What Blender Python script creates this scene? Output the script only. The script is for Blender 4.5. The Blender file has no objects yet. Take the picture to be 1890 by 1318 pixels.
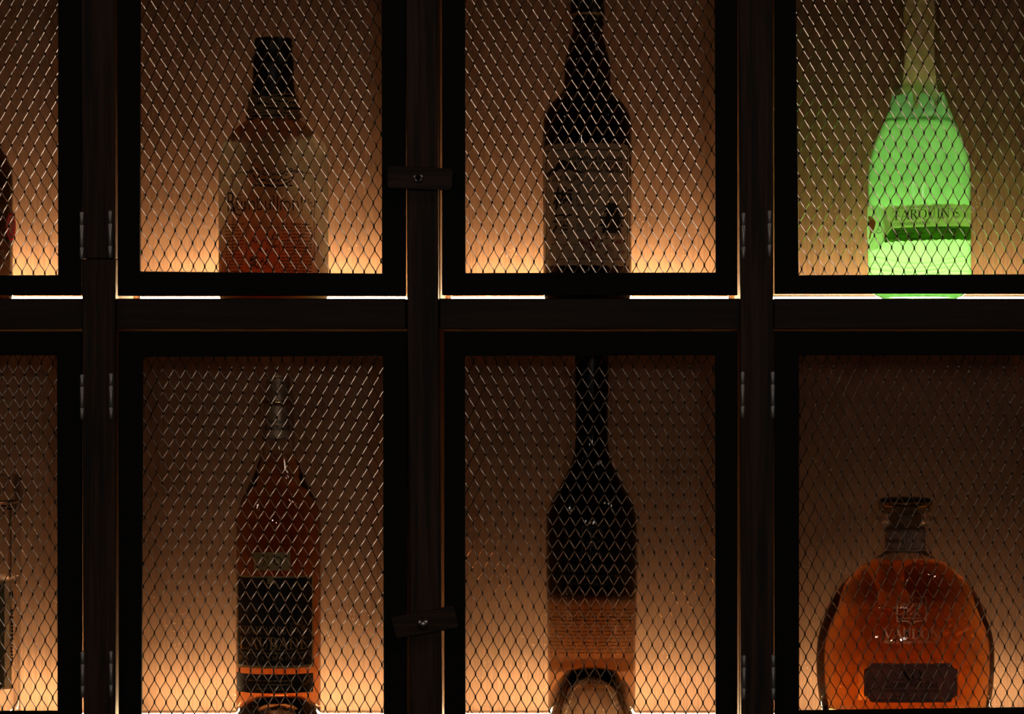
import bpy, math, random
from mathutils import Vector

random.seed(7)
SC = bpy.context.scene
COL = SC.collection
PI = math.pi

# ------------------------------------------------------------------ camera
S = 2200.0            # pixels per metre on the front plane (y = 0)
D = 2.80              # camera distance to the front plane
F = S * D             # focal length in pixels (1890 wide frame)
XC, YC = 1090.0, 700.0  # principal point of the photograph
CX, CZ = (XC - 945) / S, (659 - YC) / S


def WX(px, y=0.0):
    return CX + (px - XC) / F * (D + y)


def WZ(py, y=0.0):
    return CZ - (py - YC) / F * (D + y)


def PXM(y=0.0):
    return (D + y) / F   # metres per pixel at that depth


cam_d = bpy.data.cameras.new('camera')
cam_d.sensor_width = 36.0
cam_d.lens = 36.0 * F / 1890.0
cam_d.shift_x = -(XC - 945) / 1890.0
cam_d.shift_y = (YC - 659) / 1890.0
cam_d.clip_start = 0.05
cam = bpy.data.objects.new('camera', cam_d)
cam.location = (CX, -D, CZ)
cam.rotation_euler = (PI / 2, 0, 0)
COL.objects.link(cam)
SC.camera = cam

# ------------------------------------------------------------------ world, room lamps, exposure
w = bpy.data.worlds.new('world')
SC.world = w
w.use_nodes = True
w.node_tree.nodes['Background'].inputs[0].default_value = (0.012, 0.008, 0.006, 1)
w.node_tree.nodes['Background'].inputs[1].default_value = 0.10

LED_STRENGTH = 95.0
ADDED_ROOF = 0.0020
LED_COLOR = (1.0, 0.71, 0.38, 1)


def room_lamp(name, loc, power, radius, color):
    l = bpy.data.lights.new(name, 'POINT')
    l.energy = power
    l.shadow_soft_size = radius
    l.color = color
    o = bpy.data.objects.new(name, l)
    o.location = loc
    COL.objects.link(o)
    return o


room_lamp('unseen_lamp', (2.4, -2.4, 2.75), 6.0, 0.10, (1.0, 0.80, 0.62))
room_lamp('unseen_lamp', (3.5, -2.4, 3.0), 7.0, 0.10, (1.0, 0.80, 0.62))
room_lamp('unseen_lamp', (4.7, -2.4, 3.2), 15.0, 0.10, (1.0, 0.82, 0.66))
room_lamp('unseen_lamp', (-4.2, -2.4, 2.2), 3.0, 0.10, (1.0, 0.66, 0.42))
room_lamp('unseen_lamp', (-5.6, -2.4, 3.1), 28.0, 0.12, (1.0, 0.80, 0.64))
room_lamp('unseen_lamp', (0.5, -4.2, 0.36), 6.0, 0.10, (1.0, 0.86, 0.74))
room_lamp('unseen_lamp', (-0.9, -3.6, 0.42), 3.5, 0.05, (1.0, 0.90, 0.82))
room_lamp('unseen_lamp', (-0.25, -4.6, 0.30), 4.0, 0.05, (1.0, 0.62, 0.36))

room_lamp('unseen_lamp', (0.30, -3.3, 0.16), 2.6, 0.05, (1.0, 0.88, 0.78))  # added close to the camera so hinges, screws and copper print glint

vs = SC.view_settings
vs.view_transform = 'Standard'
vs.look = 'None'
vs.gamma = 1.0
vs.exposure = 0.0
vs.use_curve_mapping = False
SC.cycles.max_bounces = 20
SC.cycles.transmission_bounces = 18
SC.cycles.transparent_max_bounces = 16
SC.cycles.diffuse_bounces = 5
SC.cycles.glossy_bounces = 6

# ------------------------------------------------------------------ materials
MATS = {}


def nodes_of(name):
    m = bpy.data.materials.new(name)
    m.use_nodes = True
    nt = m.node_tree
    return m, nt, nt.nodes['Principled BSDF']


def setp(b, **k):
    for key, v in k.items():
        key = key.replace('_', ' ').title() if key not in ('IOR',) else key
        if key == 'Ior':
            key = 'IOR'
        if isinstance(v, tuple) and len(v) == 3:
            v = (*v, 1)
        b.inputs[key].default_value = v


def simple(name, color, rough=0.5, metal=0.0, coat=0.0, noise=0.12, scale=60.0, bump=0.0):
    """a plain material with a little procedural unevenness"""
    m, nt, b = nodes_of(name)
    setp(b, roughness=rough, metallic=metal)
    b.inputs['Coat Weight'].default_value = coat
    tc = nt.nodes.new('ShaderNodeTexCoord')
    n = nt.nodes.new('ShaderNodeTexNoise')
    n.inputs['Scale'].default_value = scale
    n.inputs['Detail'].default_value = 4
    nt.links.new(tc.outputs['Object'], n.inputs['Vector'])
    mx = nt.nodes.new('ShaderNodeMix')
    mx.data_type = 'RGBA'
    mx.inputs[6].default_value = (*[c * (1 - noise) for c in color], 1)
    mx.inputs[7].default_value = (*[min(1, c * (1 + noise)) for c in color], 1)
    nt.links.new(n.outputs['Fac'], mx.inputs[0])
    nt.links.new(mx.outputs[2], b.inputs['Base Color'])
    if bump:
        bp = nt.nodes.new('ShaderNodeBump')
        bp.inputs['Strength'].default_value = bump
        bp.inputs['Distance'].default_value = 0.001
        nt.links.new(n.outputs['Fac'], bp.inputs['Height'])
        nt.links.new(bp.outputs['Normal'], b.inputs['Normal'])
    MATS[name] = m
    return m


def wood(name, dark, light, axis='z', rough=0.55, scale=1.0, bump=0.25):
    m, nt, b = nodes_of(name)
    setp(b, roughness=rough)
    tc = nt.nodes.new('ShaderNodeTexCoord')
    mp = nt.nodes.new('ShaderNodeMapping')
    st = {'z': (170, 170, 6), 'x': (6, 170, 170), 'y': (170, 6, 170)}[axis]
    mp.inputs['Scale'].default_value = tuple(s * scale for s in st)
    nt.links.new(tc.outputs['Object'], mp.inputs['Vector'])
    n1 = nt.nodes.new('ShaderNodeTexNoise')
    n1.inputs['Scale'].default_value = 1.0
    n1.inputs['Detail'].default_value = 3
    n1.inputs['Distortion'].default_value = 0.6
    nt.links.new(mp.outputs[0], n1.inputs['Vector'])
    n2 = nt.nodes.new('ShaderNodeTexNoise')
    n2.inputs['Scale'].default_value = 5.0
    n2.inputs['Detail'].default_value = 2
    nt.links.new(mp.outputs[0], n2.inputs['Vector'])
    ad = nt.nodes.new('ShaderNodeMath')
    ad.operation = 'MULTIPLY_ADD'
    ad.inputs[1].default_value = 0.35
    nt.links.new(n2.outputs['Fac'], ad.inputs[0])
    nt.links.new(n1.outputs['Fac'], ad.inputs[2])
    cr = nt.nodes.new('ShaderNodeValToRGB')
    cr.color_ramp.elements[0].position = 0.52
    cr.color_ramp.elements[0].color = (*dark, 1)
    cr.color_ramp.elements[1].position = 0.86
    cr.color_ramp.elements[1].color = (*light, 1)
    nt.links.new(ad.outputs[0], cr.inputs['Fac'])
    nt.links.new(cr.outputs[0], b.inputs['Base Color'])
    bp = nt.nodes.new('ShaderNodeBump')
    bp.inputs['Strength'].default_value = bump
    bp.inputs['Distance'].default_value = 0.0006
    nt.links.new(ad.outputs[0], bp.inputs['Height'])
    nt.links.new(bp.outputs['Normal'], b.inputs['Normal'])
    MATS[name] = m
    return m


wood('post_wood', (0.012, 0.006, 0.004), (0.13, 0.055, 0.028), 'z')
wood('rail_wood', (0.014, 0.007, 0.005), (0.060, 0.025, 0.014), 'x')
wood('shelf_wood', (0.24, 0.14, 0.09), (0.36, 0.22, 0.15), 'x', rough=0.7)
wood('divider_wood', (0.15, 0.065, 0.022), (0.32, 0.15, 0.055), 'z', rough=0.65)
wood('button_wood', (0.010, 0.005, 0.004), (0.11, 0.048, 0.022), 'x', scale=0.8)
simple('door_black', (0.0035, 0.003, 0.003), 0.75, noise=0.3, scale=120, bump=0.2)
simple('wire_metal', (0.72, 0.62, 0.53), 0.22, 1.0, noise=0.25, scale=500)
simple('steel', (0.93, 0.92, 0.93), 0.42, 0.85, noise=0.25, scale=300)
simple('screw_steel', (0.85, 0.82, 0.80), 0.30, 1.0, noise=0.15, scale=300)
simple('strip_plastic', (0.5, 0.45, 0.4), 0.5)


def panel_mat():
    """brown brushed back panel, fine vertical grain, specks of dust"""
    m, nt, b = nodes_of('panel')
    setp(b, roughness=0.62)
    tc = nt.nodes.new('ShaderNodeTexCoord')
    mp = nt.nodes.new('ShaderNodeMapping')
    mp.inputs['Scale'].default_value = (700, 60, 22)
    nt.links.new(tc.outputs['Object'], mp.inputs['Vector'])
    n = nt.nodes.new('ShaderNodeTexNoise')
    n.inputs['Scale'].default_value = 1.0
    n.inputs['Detail'].default_value = 4
    nt.links.new(mp.outputs[0], n.inputs['Vector'])
    n2 = nt.nodes.new('ShaderNodeTexNoise')
    n2.inputs['Scale'].default_value = 26.0
    n2.inputs['Detail'].default_value = 5
    nt.links.new(tc.outputs['Object'], n2.inputs['Vector'])
    ad = nt.nodes.new('ShaderNodeMath')
    ad.operation = 'MULTIPLY_ADD'
    ad.inputs[1].default_value = 0.8
    nt.links.new(n2.outputs['Fac'], ad.inputs[0])
    nt.links.new(n.outputs['Fac'], ad.inputs[2])
    cr = nt.nodes.new('ShaderNodeValToRGB')
    cr.color_ramp.elements[0].position = 0.55
    cr.color_ramp.elements[0].color = (0.23, 0.115, 0.062, 1)
    cr.color_ramp.elements[1].position = 1.25 if False else 1.0
    cr.color_ramp.elements[1].color = (0.40, 0.22, 0.13, 1)
    nt.links.new(ad.outputs[0], cr.inputs['Fac'])
    vo = nt.nodes.new('ShaderNodeTexVoronoi')
    vo.inputs['Scale'].default_value = 300.0
    nt.links.new(tc.outputs['Object'], vo.inputs['Vector'])
    n3 = nt.nodes.new('ShaderNodeTexNoise')
    n3.inputs['Scale'].default_value = 45.0
    n3.inputs['Detail'].default_value = 1
    nt.links.new(tc.outputs['Object'], n3.inputs['Vector'])
    th = nt.nodes.new('ShaderNodeMapRange')
    th.inputs[1].default_value = 0.48
    th.inputs[2].default_value = 0.72
    th.inputs[3].default_value = 0.0
    th.inputs[4].default_value = 0.25
    nt.links.new(n3.outputs['Fac'], th.inputs[0])
    lt = nt.nodes.new('ShaderNodeMath')
    lt.operation = 'LESS_THAN'
    nt.links.new(vo.outputs['Distance'], lt.inputs[0])
    nt.links.new(th.outputs[0], lt.inputs[1])
    mx = nt.nodes.new('ShaderNodeMix')
    mx.data_type = 'RGBA'
    nt.links.new(lt.outputs[0], mx.inputs[0])
    nt.links.new(cr.outputs[0], mx.inputs[6])
    mx.inputs[7].default_value = (0.66, 0.44, 0.32, 1)
    nt.links.new(mx.outputs[2], b.inputs['Base Color'])
    bp = nt.nodes.new('ShaderNodeBump')
    bp.inputs['Strength'].default_value = 0.15
    bp.inputs['Distance'].default_value = 0.0004
    nt.links.new(n.outputs['Fac'], bp.inputs['Height'])
    nt.links.new(bp.outputs['Normal'], b.inputs['Normal'])
    MATS['panel'] = m


panel_mat()


def emit(name, color, strength):
    m = bpy.data.materials.new(name)
    m.use_nodes = True
    nt = m.node_tree
    nt.nodes.clear()
    e = nt.nodes.new('ShaderNodeEmission')
    e.inputs[0].default_value = color
    e.inputs[1].default_value = strength
    o = nt.nodes.new('ShaderNodeOutputMaterial')
    nt.links.new(e.outputs[0], o.inputs[0])
    MATS[name] = m
    return m


def glass(name, color=(1, 1, 1), rough=0.0, ior=1.45, absorb=None, density=0.0):
    m, nt, b = nodes_of(name)
    setp(b, base_color=color, roughness=rough)
    b.inputs['IOR'].default_value = ior
    b.inputs['Transmission Weight'].default_value = 1.0
    if absorb:
        v = nt.nodes.new('ShaderNodeVolumeAbsorption')
        v.inputs['Color'].default_value = (*absorb, 1)
        v.inputs['Density'].default_value = density
        nt.links.new(v.outputs[0], nt.nodes['Material Output'].inputs['Volume'])
    MATS[name] = m
    return m


def translucent(name, color, tcolor, mix=0.5, transp=0.0, gloss=0.0, rough=0.3, lines=0.0, tcol2=None):
    """paper, wax, milky glass: diffuse + light passing through"""
    m = bpy.data.materials.new(name)
    m.use_nodes = True
    nt = m.node_tree
    nt.nodes.clear()
    out = nt.nodes.new('ShaderNodeOutputMaterial')
    tc = nt.nodes.new('ShaderNodeTexCoord')
    n = nt.nodes.new('ShaderNodeTexNoise')
    n.inputs['Scale'].default_value = 90
    n.inputs['Detail'].default_value = 5
    nt.links.new(tc.outputs['Object'], n.inputs['Vector'])

    def colnode(c, amt):
        mx = nt.nodes.new('ShaderNodeMix')
        mx.data_type = 'RGBA'
        mx.inputs[6].default_value = (*[x * (1 - amt) for x in c], 1)
        mx.inputs[7].default_value = (*[min(1, x * (1 + amt)) for x in c], 1)
        nt.links.new(n.outputs['Fac'], mx.inputs[0])
        return mx.outputs[2]
    d = nt.nodes.new('ShaderNodeBsdfDiffuse')
    nt.links.new(colnode(color, 0.15), d.inputs[0])
    t = nt.nodes.new('ShaderNodeBsdfTranslucent')
    tcn = colnode(tcolor, 0.12)
    if lines:
        # laid lines of thin wrapping paper
        wv = nt.nodes.new('ShaderNodeTexWave')
        wv.bands_direction = 'Z'
        wv.inputs['Scale'].default_value = 300
        wv.inputs['Distortion'].default_value = 2.0
        nt.links.new(tc.outputs['Object'], wv.inputs['Vector'])
        mm = nt.nodes.new('ShaderNodeMix')
        mm.data_type = 'RGBA'
        mm.blend_type = 'MULTIPLY'
        mm.inputs[0].default_value = lines
        nt.links.new(tcn, mm.inputs[6])
        nt.links.new(wv.outputs['Color'], mm.inputs[7])
        tcn = mm.outputs[2]
    nt.links.new(tcn, t.inputs[0])
    s = nt.nodes.new('ShaderNodeMixShader')
    s.inputs[0].default_value = mix
    nt.links.new(d.outputs[0], s.inputs[1])
    nt.links.new(t.outputs[0], s.inputs[2])
    last = s
    if transp:
        tr = nt.nodes.new('ShaderNodeBsdfTransparent')
        tr.inputs[0].default_value = (*(tcol2 or tcolor), 1)
        s2 = nt.nodes.new('ShaderNodeMixShader')
        s2.inputs[0].default_value = transp
        nt.links.new(last.outputs[0], s2.inputs[1])
        nt.links.new(tr.outputs[0], s2.inputs[2])
        last = s2
    if gloss:
        g = nt.nodes.new('ShaderNodeBsdfGlossy')
        g.inputs['Roughness'].default_value = rough
        fr = nt.nodes.new('ShaderNodeFresnel')
        fr.inputs[0].default_value = 1.4
        mu = nt.nodes.new('ShaderNodeMath')
        mu.operation = 'MULTIPLY'
        mu.inputs[1].default_value = gloss
        nt.links.new(fr.outputs[0], mu.inputs[0])
        s3 = nt.nodes.new('ShaderNodeMixShader')
        nt.links.new(mu.outputs[0], s3.inputs[0])
        nt.links.new(last.outputs[0], s3.inputs[1])
        nt.links.new(g.outputs[0], s3.inputs[2])
        last = s3
    nt.links.new(last.outputs[0], out.inputs[0])
    MATS[name] = m
    return m


simple('print_copper', (0.98, 0.52, 0.30), 0.40, 0.8)
simple('print_black', (0.006, 0.004, 0.003), 0.7)
simple('print_brown', (0.06, 0.025, 0.012), 0.7)
simple('print_red', (0.25, 0.03, 0.02), 0.7)
simple('print_gold', (0.55, 0.34, 0.13), 0.45, 0.8)
simple('print_dim', (0.055, 0.045, 0.045), 0.5)

# ------------------------------------------------------------------ mesh helpers


class MB:
    def __init__(self):
        self.v, self.f = [], []

    def add(self, v, f):
        o = len(self.v)
        self.v += [tuple(p) for p in v]
        self.f += [tuple(i + o for i in q) for q in f]

    def box(self, x0, x1, y0, y1, z0, z1):
        self.hexa([(x0, y0, z0), (x1, y0, z0), (x1, y1, z0), (x0, y1, z0),
                   (x0, y0, z1), (x1, y0, z1), (x1, y1, z1), (x0, y1, z1)])

    def hexa(self, p):
        self.add(p, [(0, 3, 2, 1), (4, 5, 6, 7), (0, 1, 5, 4), (1, 2, 6, 5), (2, 3, 7, 6), (3, 0, 4, 7)])

    def lathe(self, prof, cx, cy, segs=64, flat=None, closed=False, a0=0.0, a1=2 * PI):
        """prof: (r, z) list.  flat(z) scales the depth radius."""
        full = abs(a1 - a0 - 2 * PI) < 1e-6
        n = segs if full else segs + 1
        rings = []
        o = len(self.v)
        for (r, z) in prof:
            if r < 1e-7:
                rings.append([len(self.v)])
                self.v.append((cx, cy, z))
            else:
                k = flat(z) if flat else 1.0
                ring = []
                for i in range(n):
                    a = a0 + (a1 - a0) * i / segs
                    ring.append(len(self.v))
                    self.v.append((cx + r * math.sin(a), cy - r * k * math.cos(a), z))
                rings.append(ring)
        pairs = list(zip(rings, rings[1:]))
        if closed:
            pairs.append((rings[-1], rings[0]))
        for A, B in pairs:
            m = segs
            for i in range(m):
                j = (i + 1) % n
                if len(A) == 1 and len(B) == 1:
                    continue
                if len(A) == 1:
                    self.f.append((A[0], B[i], B[j]))
                elif len(B) == 1:
                    self.f.append((A[j], A[i], B[0]))
                else:
                    self.f.append((A[j], A[i], B[i], B[j]))

    def tube(self, pts, r, n=6, closed=False):
        pts = [Vector(p) for p in pts]
        rings = []
        N = len(pts)
        prev = None
        for i, p in enumerate(pts):
            if closed:
                t = (pts[(i + 1) % N] - pts[i - 1]).normalized()
            else:
                t = (pts[min(i + 1, N - 1)] - pts[max(i - 1, 0)]).normalized()
            if prev is None:
                up = Vector((0, 0, 1)) if abs(t.z) < 0.9 else Vector((1, 0, 0))
                a = t.cross(up).normalized()
            else:
                a = (prev - t * prev.dot(t)).normalized()
            prev = a
            b = t.cross(a)
            ring = []
            for k in range(n):
                an = 2 * PI * k / n
                ring.append(len(self.v))
                self.v.append(tuple(p + (a * math.cos(an) + b * math.sin(an)) * r))
            rings.append(ring)
        rr = list(zip(rings, rings[1:]))
        if closed:
            rr.append((rings[-1], rings[0]))
        for A, B in rr:
            for k in range(n):
                self.f.append((A[k], A[(k + 1) % n], B[(k + 1) % n], B[k]))
        if not closed:
            self.f.append(tuple(reversed(rings[0])))
            self.f.append(tuple(rings[-1]))

    def build(self, name, mat, parent=None, smooth=0, bevel=0.0, base=None, label=None):
        b = base if base is not None else (parent_base(parent) if parent else (0, 0, 0))
        me = bpy.data.meshes.new(name)
        me.from_pydata([(x - b[0], y - b[1], z - b[2]) for x, y, z in self.v], [], self.f)
        me.update()
        if smooth:
            me.shade_smooth()
            me.set_sharp_from_angle(angle=math.radians(smooth))
        ms = mat if isinstance(mat, (list, tuple)) else [mat]
        for mm in ms:
            me.materials.append(MATS[mm])
        o = bpy.data.objects.new(name, me)
        COL.objects.link(o)
        if parent:
            o.parent = parent
        else:
            o.location = b
        if bevel:
            bv = o.modifiers.new('bevel', 'BEVEL')
            bv.width = bevel
            bv.segments = 2
            bv.limit_method = 'ANGLE'
        if label:
            o['label'] = label
        return o


BASES = {}


def parent_base(p):
    while p.parent:
        p = p.parent
    return tuple(p.location)


def thing(name, loc, label, cat, group=None):
    o = bpy.data.objects.new(name, None)
    o.location = loc
    o.empty_display_size = 0.02
    COL.objects.link(o)
    o['label'] = label
    o['category'] = cat
    if group:
        o['group'] = group
    return o


def lerp(a, b, t):
    return a + (b - a) * t


def smoothprof(pts, sub=5):
    """Catmull-Rom through (r, z) points"""
    out = []
    n = len(pts)
    for i in range(n - 1):
        p0, p1, p2, p3 = pts[max(i - 1, 0)], pts[i], pts[i + 1], pts[min(i + 2, n - 1)]
        for k in range(sub):
            t = k / sub
            out.append(tuple(0.5 * (2 * p1[j] + (-p0[j] + p2[j]) * t + (2 * p0[j] - 5 * p1[j] + 4 * p2[j] - p3[j]) * t * t
                                    + (-p0[j] + 3 * p1[j] - 3 * p2[j] + p3[j]) * t ** 3) for j in (0, 1)))
    out.append(pts[-1])
    return out


# ------------------------------------------------------------------ the cabinet
DEPTH = 0.160
CAB = thing('wire_cabinet', (WX(780), 0.06, WZ(1410)),
            'dark wooden bottle cabinet with black framed wire mesh doors and lit compartments', 'cabinet')

SHELF_TOP = [-250, 551, 1352]      # pixel rows of the shelf tops on the front plane
RAIL_H = 56
POSTS = [  # (x0,x1) at the row -260, at row 551, at row 1410
    ((-448, -386), (-448, -386), (-448, -386)),
    ((149, 210), (153, 213), (156, 213)),
    ((748, 806), (752, 809), (759, 817)),
    ((1362, 1425), (1366, 1427), (1368, 1428)),
    ((1979, 2041), (1979, 2041), (1979, 2041)),
]
POSTC = [-417, 183, 780, 1397, 2010]


def post_piece(k, rows, y0, widen=0.0):
    b = MB()
    ks = [(-260, POSTS[k][0]), (551, POSTS[k][1]), (1410, POSTS[k][2])]

    def at(r):
        for (ra, a), (rb, c) in zip(ks, ks[1:]):
            if r <= rb:
                t = (r - ra) / (rb - ra)
                return lerp(a[0], c[0], t) - widen, lerp(a[1], c[1], t) + widen
    rows = list(rows)
    pts = []
    for r in rows:
        xa, xb = at(r)
        z = WZ(r)
        o = len(b.v)
        b.v += [(WX(xa), y0, z), (WX(xb), y0, z), (WX(xb), 0.018, z), (WX(xa), 0.018, z)]
        pts.append(o)
    for a, c in zip(pts, pts[1:]):
        for i in range(4):
            j = (i + 1) % 4
            b.f.append((c + i, c + j, a + j, a + i))
    b.f.append((pts[0], pts[0] + 1, pts[0] + 2, pts[0] + 3))
    e = pts[-1]
    b.f.append((e + 3, e + 2, e + 1, e))
    return b


for k in range(5):
    if k == 1:
        post_piece(k, (-260, 477), -0.001).build('post', 'post_wood', CAB, bevel=0.0006)
        post_piece(k, (478.5, 551, 1410), -0.0026, 0.6).build('post', 'post_wood', CAB, bevel=0.0008)
    else:
        post_piece(k, (-260, 551, 1410), -0.002).build('post', 'post_wood', CAB, bevel=0.0008)
    d = MB()
    d.box(WX(POSTC[k] - 30.5), WX(POSTC[k] + 30.5), 0.0182, DEPTH, WZ(1408), WZ(-258))
    d.build('divider_panel', 'divider_wood', CAB)

CELLS = [(POSTC[i] + 31.5, POSTC[i + 1] - 31.5) for i in range(4)]
for r in SHELF_TOP:
    for i, (xa, xb) in enumerate(CELLS):
        b = MB()
        b.box(WX(xa), WX(xb), 0.0015, 0.018, WZ(r + RAIL_H), WZ(r))
        b.build('crossrail', 'rail_wood', CAB, bevel=0.0006)
        b = MB()
        b.box(WX(xa), WX(xb), 0.0181, DEPTH, WZ(r + RAIL_H - 1), WZ(r))
        b.build('shelf_board', 'shelf_wood', CAB)
for i, (xa, xb) in enumerate(CELLS):
    b = MB()
    b.box(WX(xa - 31), WX(xb + 31), DEPTH + 0.0002, DEPTH + 0.006, WZ(1408), WZ(-258))
    b.build('back_panel', 'panel', CAB)

# light strips lying along the back of the shelves, their diffusers facing up
LED_GAIN = {(0, 0): 1.15, (0, 1): 1.2, (0, 2): 1.2, (0, 3): 0.55, (1, 0): 1.0, (1, 1): 0.9, (1, 2): 0.8, (1, 3): 0.6}
for (row, i), g in LED_GAIN.items():
    emit('led_%d_%d' % (row, i), LED_COLOR, LED_STRENGTH * g)
    xa, xb = CELLS[i]
    x0, x1 = WX(xa) + 0.004, WX(xb) - 0.004
    z0 = WZ(SHELF_TOP[row + 1])
    # slim base with a half round diffuser
    yc_ = 0.1165
    b = MB()
    b.box(x0, x1, yc_ - 0.0030, yc_ + 0.0030, z0 + 0.0002, z0 + 0.0016)
    # roof added over the diffuser, carried by the two ends, to darken the upper panel
    b.box(x0, x1, yc_ - 0.0027, yc_ + ADDED_ROOF, z0 + 0.0060, z0 + 0.0064)
    for xe in (x0, x1 - 0.0009):
        b.box(xe, xe + 0.0009, yc_ - 0.0028, yc_ + 0.0018, z0 + 0.0016, z0 + 0.0060)
    ch = b.build('light_strip', 'strip_plastic', CAB)
    b = MB()
    for xx in (x0 + 0.001, x1 - 0.001):
        b.v += [(xx, yc_ - 0.0026 * math.cos(PI * k / 8), z0 + 0.0017 + 0.0026 * math.sin(PI * k / 8)) for k in range(9)]
    for q in range(8):
        b.f.append((q, 9 + q, 10 + q, 1 + q))
    b.build('diffuser', 'led_%d_%d' % (row, i), ch)

# ---- doors
# outer box, opening corners (top-left, top-right, bottom-right, bottom-left), mesh: phase, shear x, shear y, lean
DOORS = [
    dict(o=(-381, -184, 150, 545), i=((-338, -145), (107, -145), (107, 508), (-338, 508)), lean=-1, sx=.02, sy=.03,
         ph=(3, 2), h=[(152, 392, 478)]),
    dict(o=(217, -184, 749, 546), i=((259, -145), (704, -145), (705, 505), (258, 501)), lean=1, sx=.053, sy=.03,
         ph=(18.5, 22), h=[(204.5, 390, 475)]),
    dict(o=(816, -184, 1361, 545), i=((858, -145), (1319, -145), (1321, 503), (859, 504)), lean=1, sx=.05, sy=.02,
         ph=(6, 11), h=[(1372, 394, 476)]),
    dict(o=(1430, -184, 1974, 542), i=((1468, -145), (1932, -145), (1932, 506), (1474, 508)), lean=1, sx=.03, sy=.01,
         ph=(14, 5), h=[(1420, 390, 472)]),
    dict(o=(-381, 612, 150, 1347), i=((-338, 656), (105, 656), (106, 1313), (-338, 1313)), lean=-1, al=31, sx=.025, sy=.02,
         ph=(9, 8), h=[(152.5, 692, 773), (153.5, 1203, 1286)]),
    dict(o=(219, 612, 751, 1347), i=((263, 659), (707, 657), (708, 1322), (261, 1322)), lean=-1, al=31, sx=.0, sy=.045,
         ph=(15, 6), h=[(206, 690, 772), (206, 1202, 1284)]),
    dict(o=(820, 612, 1361, 1347), i=((858, 657), (1320, 656), (1321, 1324), (859, 1324)), lean=1, al=33, sx=-.005, sy=.02,
         ph=(2, 17), h=[(1370.5, 687, 770), (1373, 1210, 1290)]),
    dict(o=(1430, 612, 1974, 1347), i=((1475, 656), (1932, 656), (1932, 1306), (1475, 1312)), lean=-1, al=41, sx=.04, sy=.01,
         ph=(11, 3), h=[(1426, 687, 770), (1427, 1209, 1290)]),
]
PX, PY = 21.0, 42.6


def strand_box(b, p, q, wx, wy, hw, ht, bow):
    """flat strand of expanded metal from p to q (3D); (wx, wy) is the lean of its wide side"""
    p, q = Vector(p), Vector(q)
    dv = (q - p).normalized()
    wide = Vector((wx, wy, 0))
    wide = (wide - dv * wide.dot(dv)).normalized()
    nor = dv.cross(wide)
    rings = []
    for t, s in ((0.0, 1.0), (0.3, 0.9), (0.7, 0.9), (1.0, 1.0)):
        c = p.lerp(q, t)
        off = bow * (1 if t == 0.3 else -1 if t == 0.7 else 0)
        c = c + Vector((off, 0, 0))
        o = len(b.v)
        for a, e in ((-1, -1), (1, -1), (1, 1), (-1, 1)):
            b.v.append(tuple(c + wide * (a * hw * s) + nor * (e * ht)))
        rings.append(o)
    for A, B in zip(rings, rings[1:]):
        for i in range(4):
            j = (i + 1) % 4
            b.f.append((A + i, A + j, B + j, B + i))


def expanded_mesh(dr, rng):
    b = MB()
    xs = [c[0] for c in dr['i']]
    ys = [c[1] for c in dr['i']]
    x0, x1, y0, y1 = min(xs) - 20, max(xs) + 20, min(ys) - 20, max(ys) + 20
    mx, my = (x0 + x1) / 2, (y0 + y1) / 2
    yd = 0.0073
    al = math.radians(dr.get('al', 27))
    wx, wy = math.cos(al), math.sin(al) * dr['lean']
    al2 = math.radians(44)
    vx, vy = math.cos(al2), math.sin(al2) * dr['lean']
    nodes = {}
    J = int((y1 - y0) / PY) + 6
    I = int((x1 - x0) / PX) + 8

    def node(i2, j):
        key = (i2, j)
        if key not in nodes:
            x = x0 + dr['ph'][0] - 3 * PX + i2 * PX / 2
            y = y0 + dr['ph'][1] - 2 * PY + j * PY / 2
            X = x + dr['sx'] * (y - my) + 3.0 * math.sin(y / 140 + dr['ph'][0]) + rng.uniform(-.35, .35)
            Y = y + dr['sy'] * (x - mx) + 2.0 * math.sin(x / 120 + dr['ph'][1]) + rng.uniform(-.45, .45)
            nodes[key] = (X, Y)
        return nodes[key]

    def inside(p):
        return x0 <= p[0] <= x1 and y0 <= p[1] <= y1
    for j in range(2 * J):
        for i in range(I):
            i2 = 2 * i + (j % 2)
            p = node(i2, j)
            if not inside(p):
                continue
            hl = 3.0
            # bond where two strands meet
            c = Vector((WX(p[0], yd), yd, WZ(p[1], yd)))
            strand_box(b, c + Vector((0, 0, hl / S)), c - Vector((0, 0, hl / S)), wx, wy, 0.00080, 0.00026, 0)
            for di in (-1, 1):
                q = node(i2 + di, j + 1)
                if not inside(q):
                    continue
                e = 0.5 * di
                P = (WX(p[0] + e, yd), yd, WZ(p[1] + hl - .4, yd))
                Q = (WX(q[0] - e, yd), yd, WZ(q[1] - hl + .4, yd))
                lit = (di == dr['lean'])
                strand_box(b, P, Q, wx if lit else vx, wy if lit else vy, 0.00037, 0.00020, -di * 0.00008)
    return b


def hinge(door, x, ya, yb_):
    b = MB()
    r = 3.9 / S
    yc = -0.0030
    zA, zB = WZ(ya), WZ(yb_)
    cuts = [(0.0, 0.262), (0.272, 0.745), (0.755, 1.0)]
    for t0, t1 in cuts:
        za, zb = lerp(zA, zB, t0), lerp(zA, zB, t1)
        b.lathe([(0, za), (r * .86, za), (r, za - .0004), (r, zb + .0004), (r * .86, zb), (0, zb)], WX(x), yc, 20)
    # pin and the two leaves let into door edge and post edge
    b.lathe([(0, zA + .0005), (r * .5, zA + .0005), (r * .5, zB - .0005), (0, zB - .0005)], WX(x), yc, 12)
    for dx in (-0.9, 0.9):
        b.box(WX(x + dx) - 0.00028, WX(x + dx) + 0.00028, yc, 0.006, zB, zA)
    o = b.build('hinge', 'steel', door, smooth=35)
    return o


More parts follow.
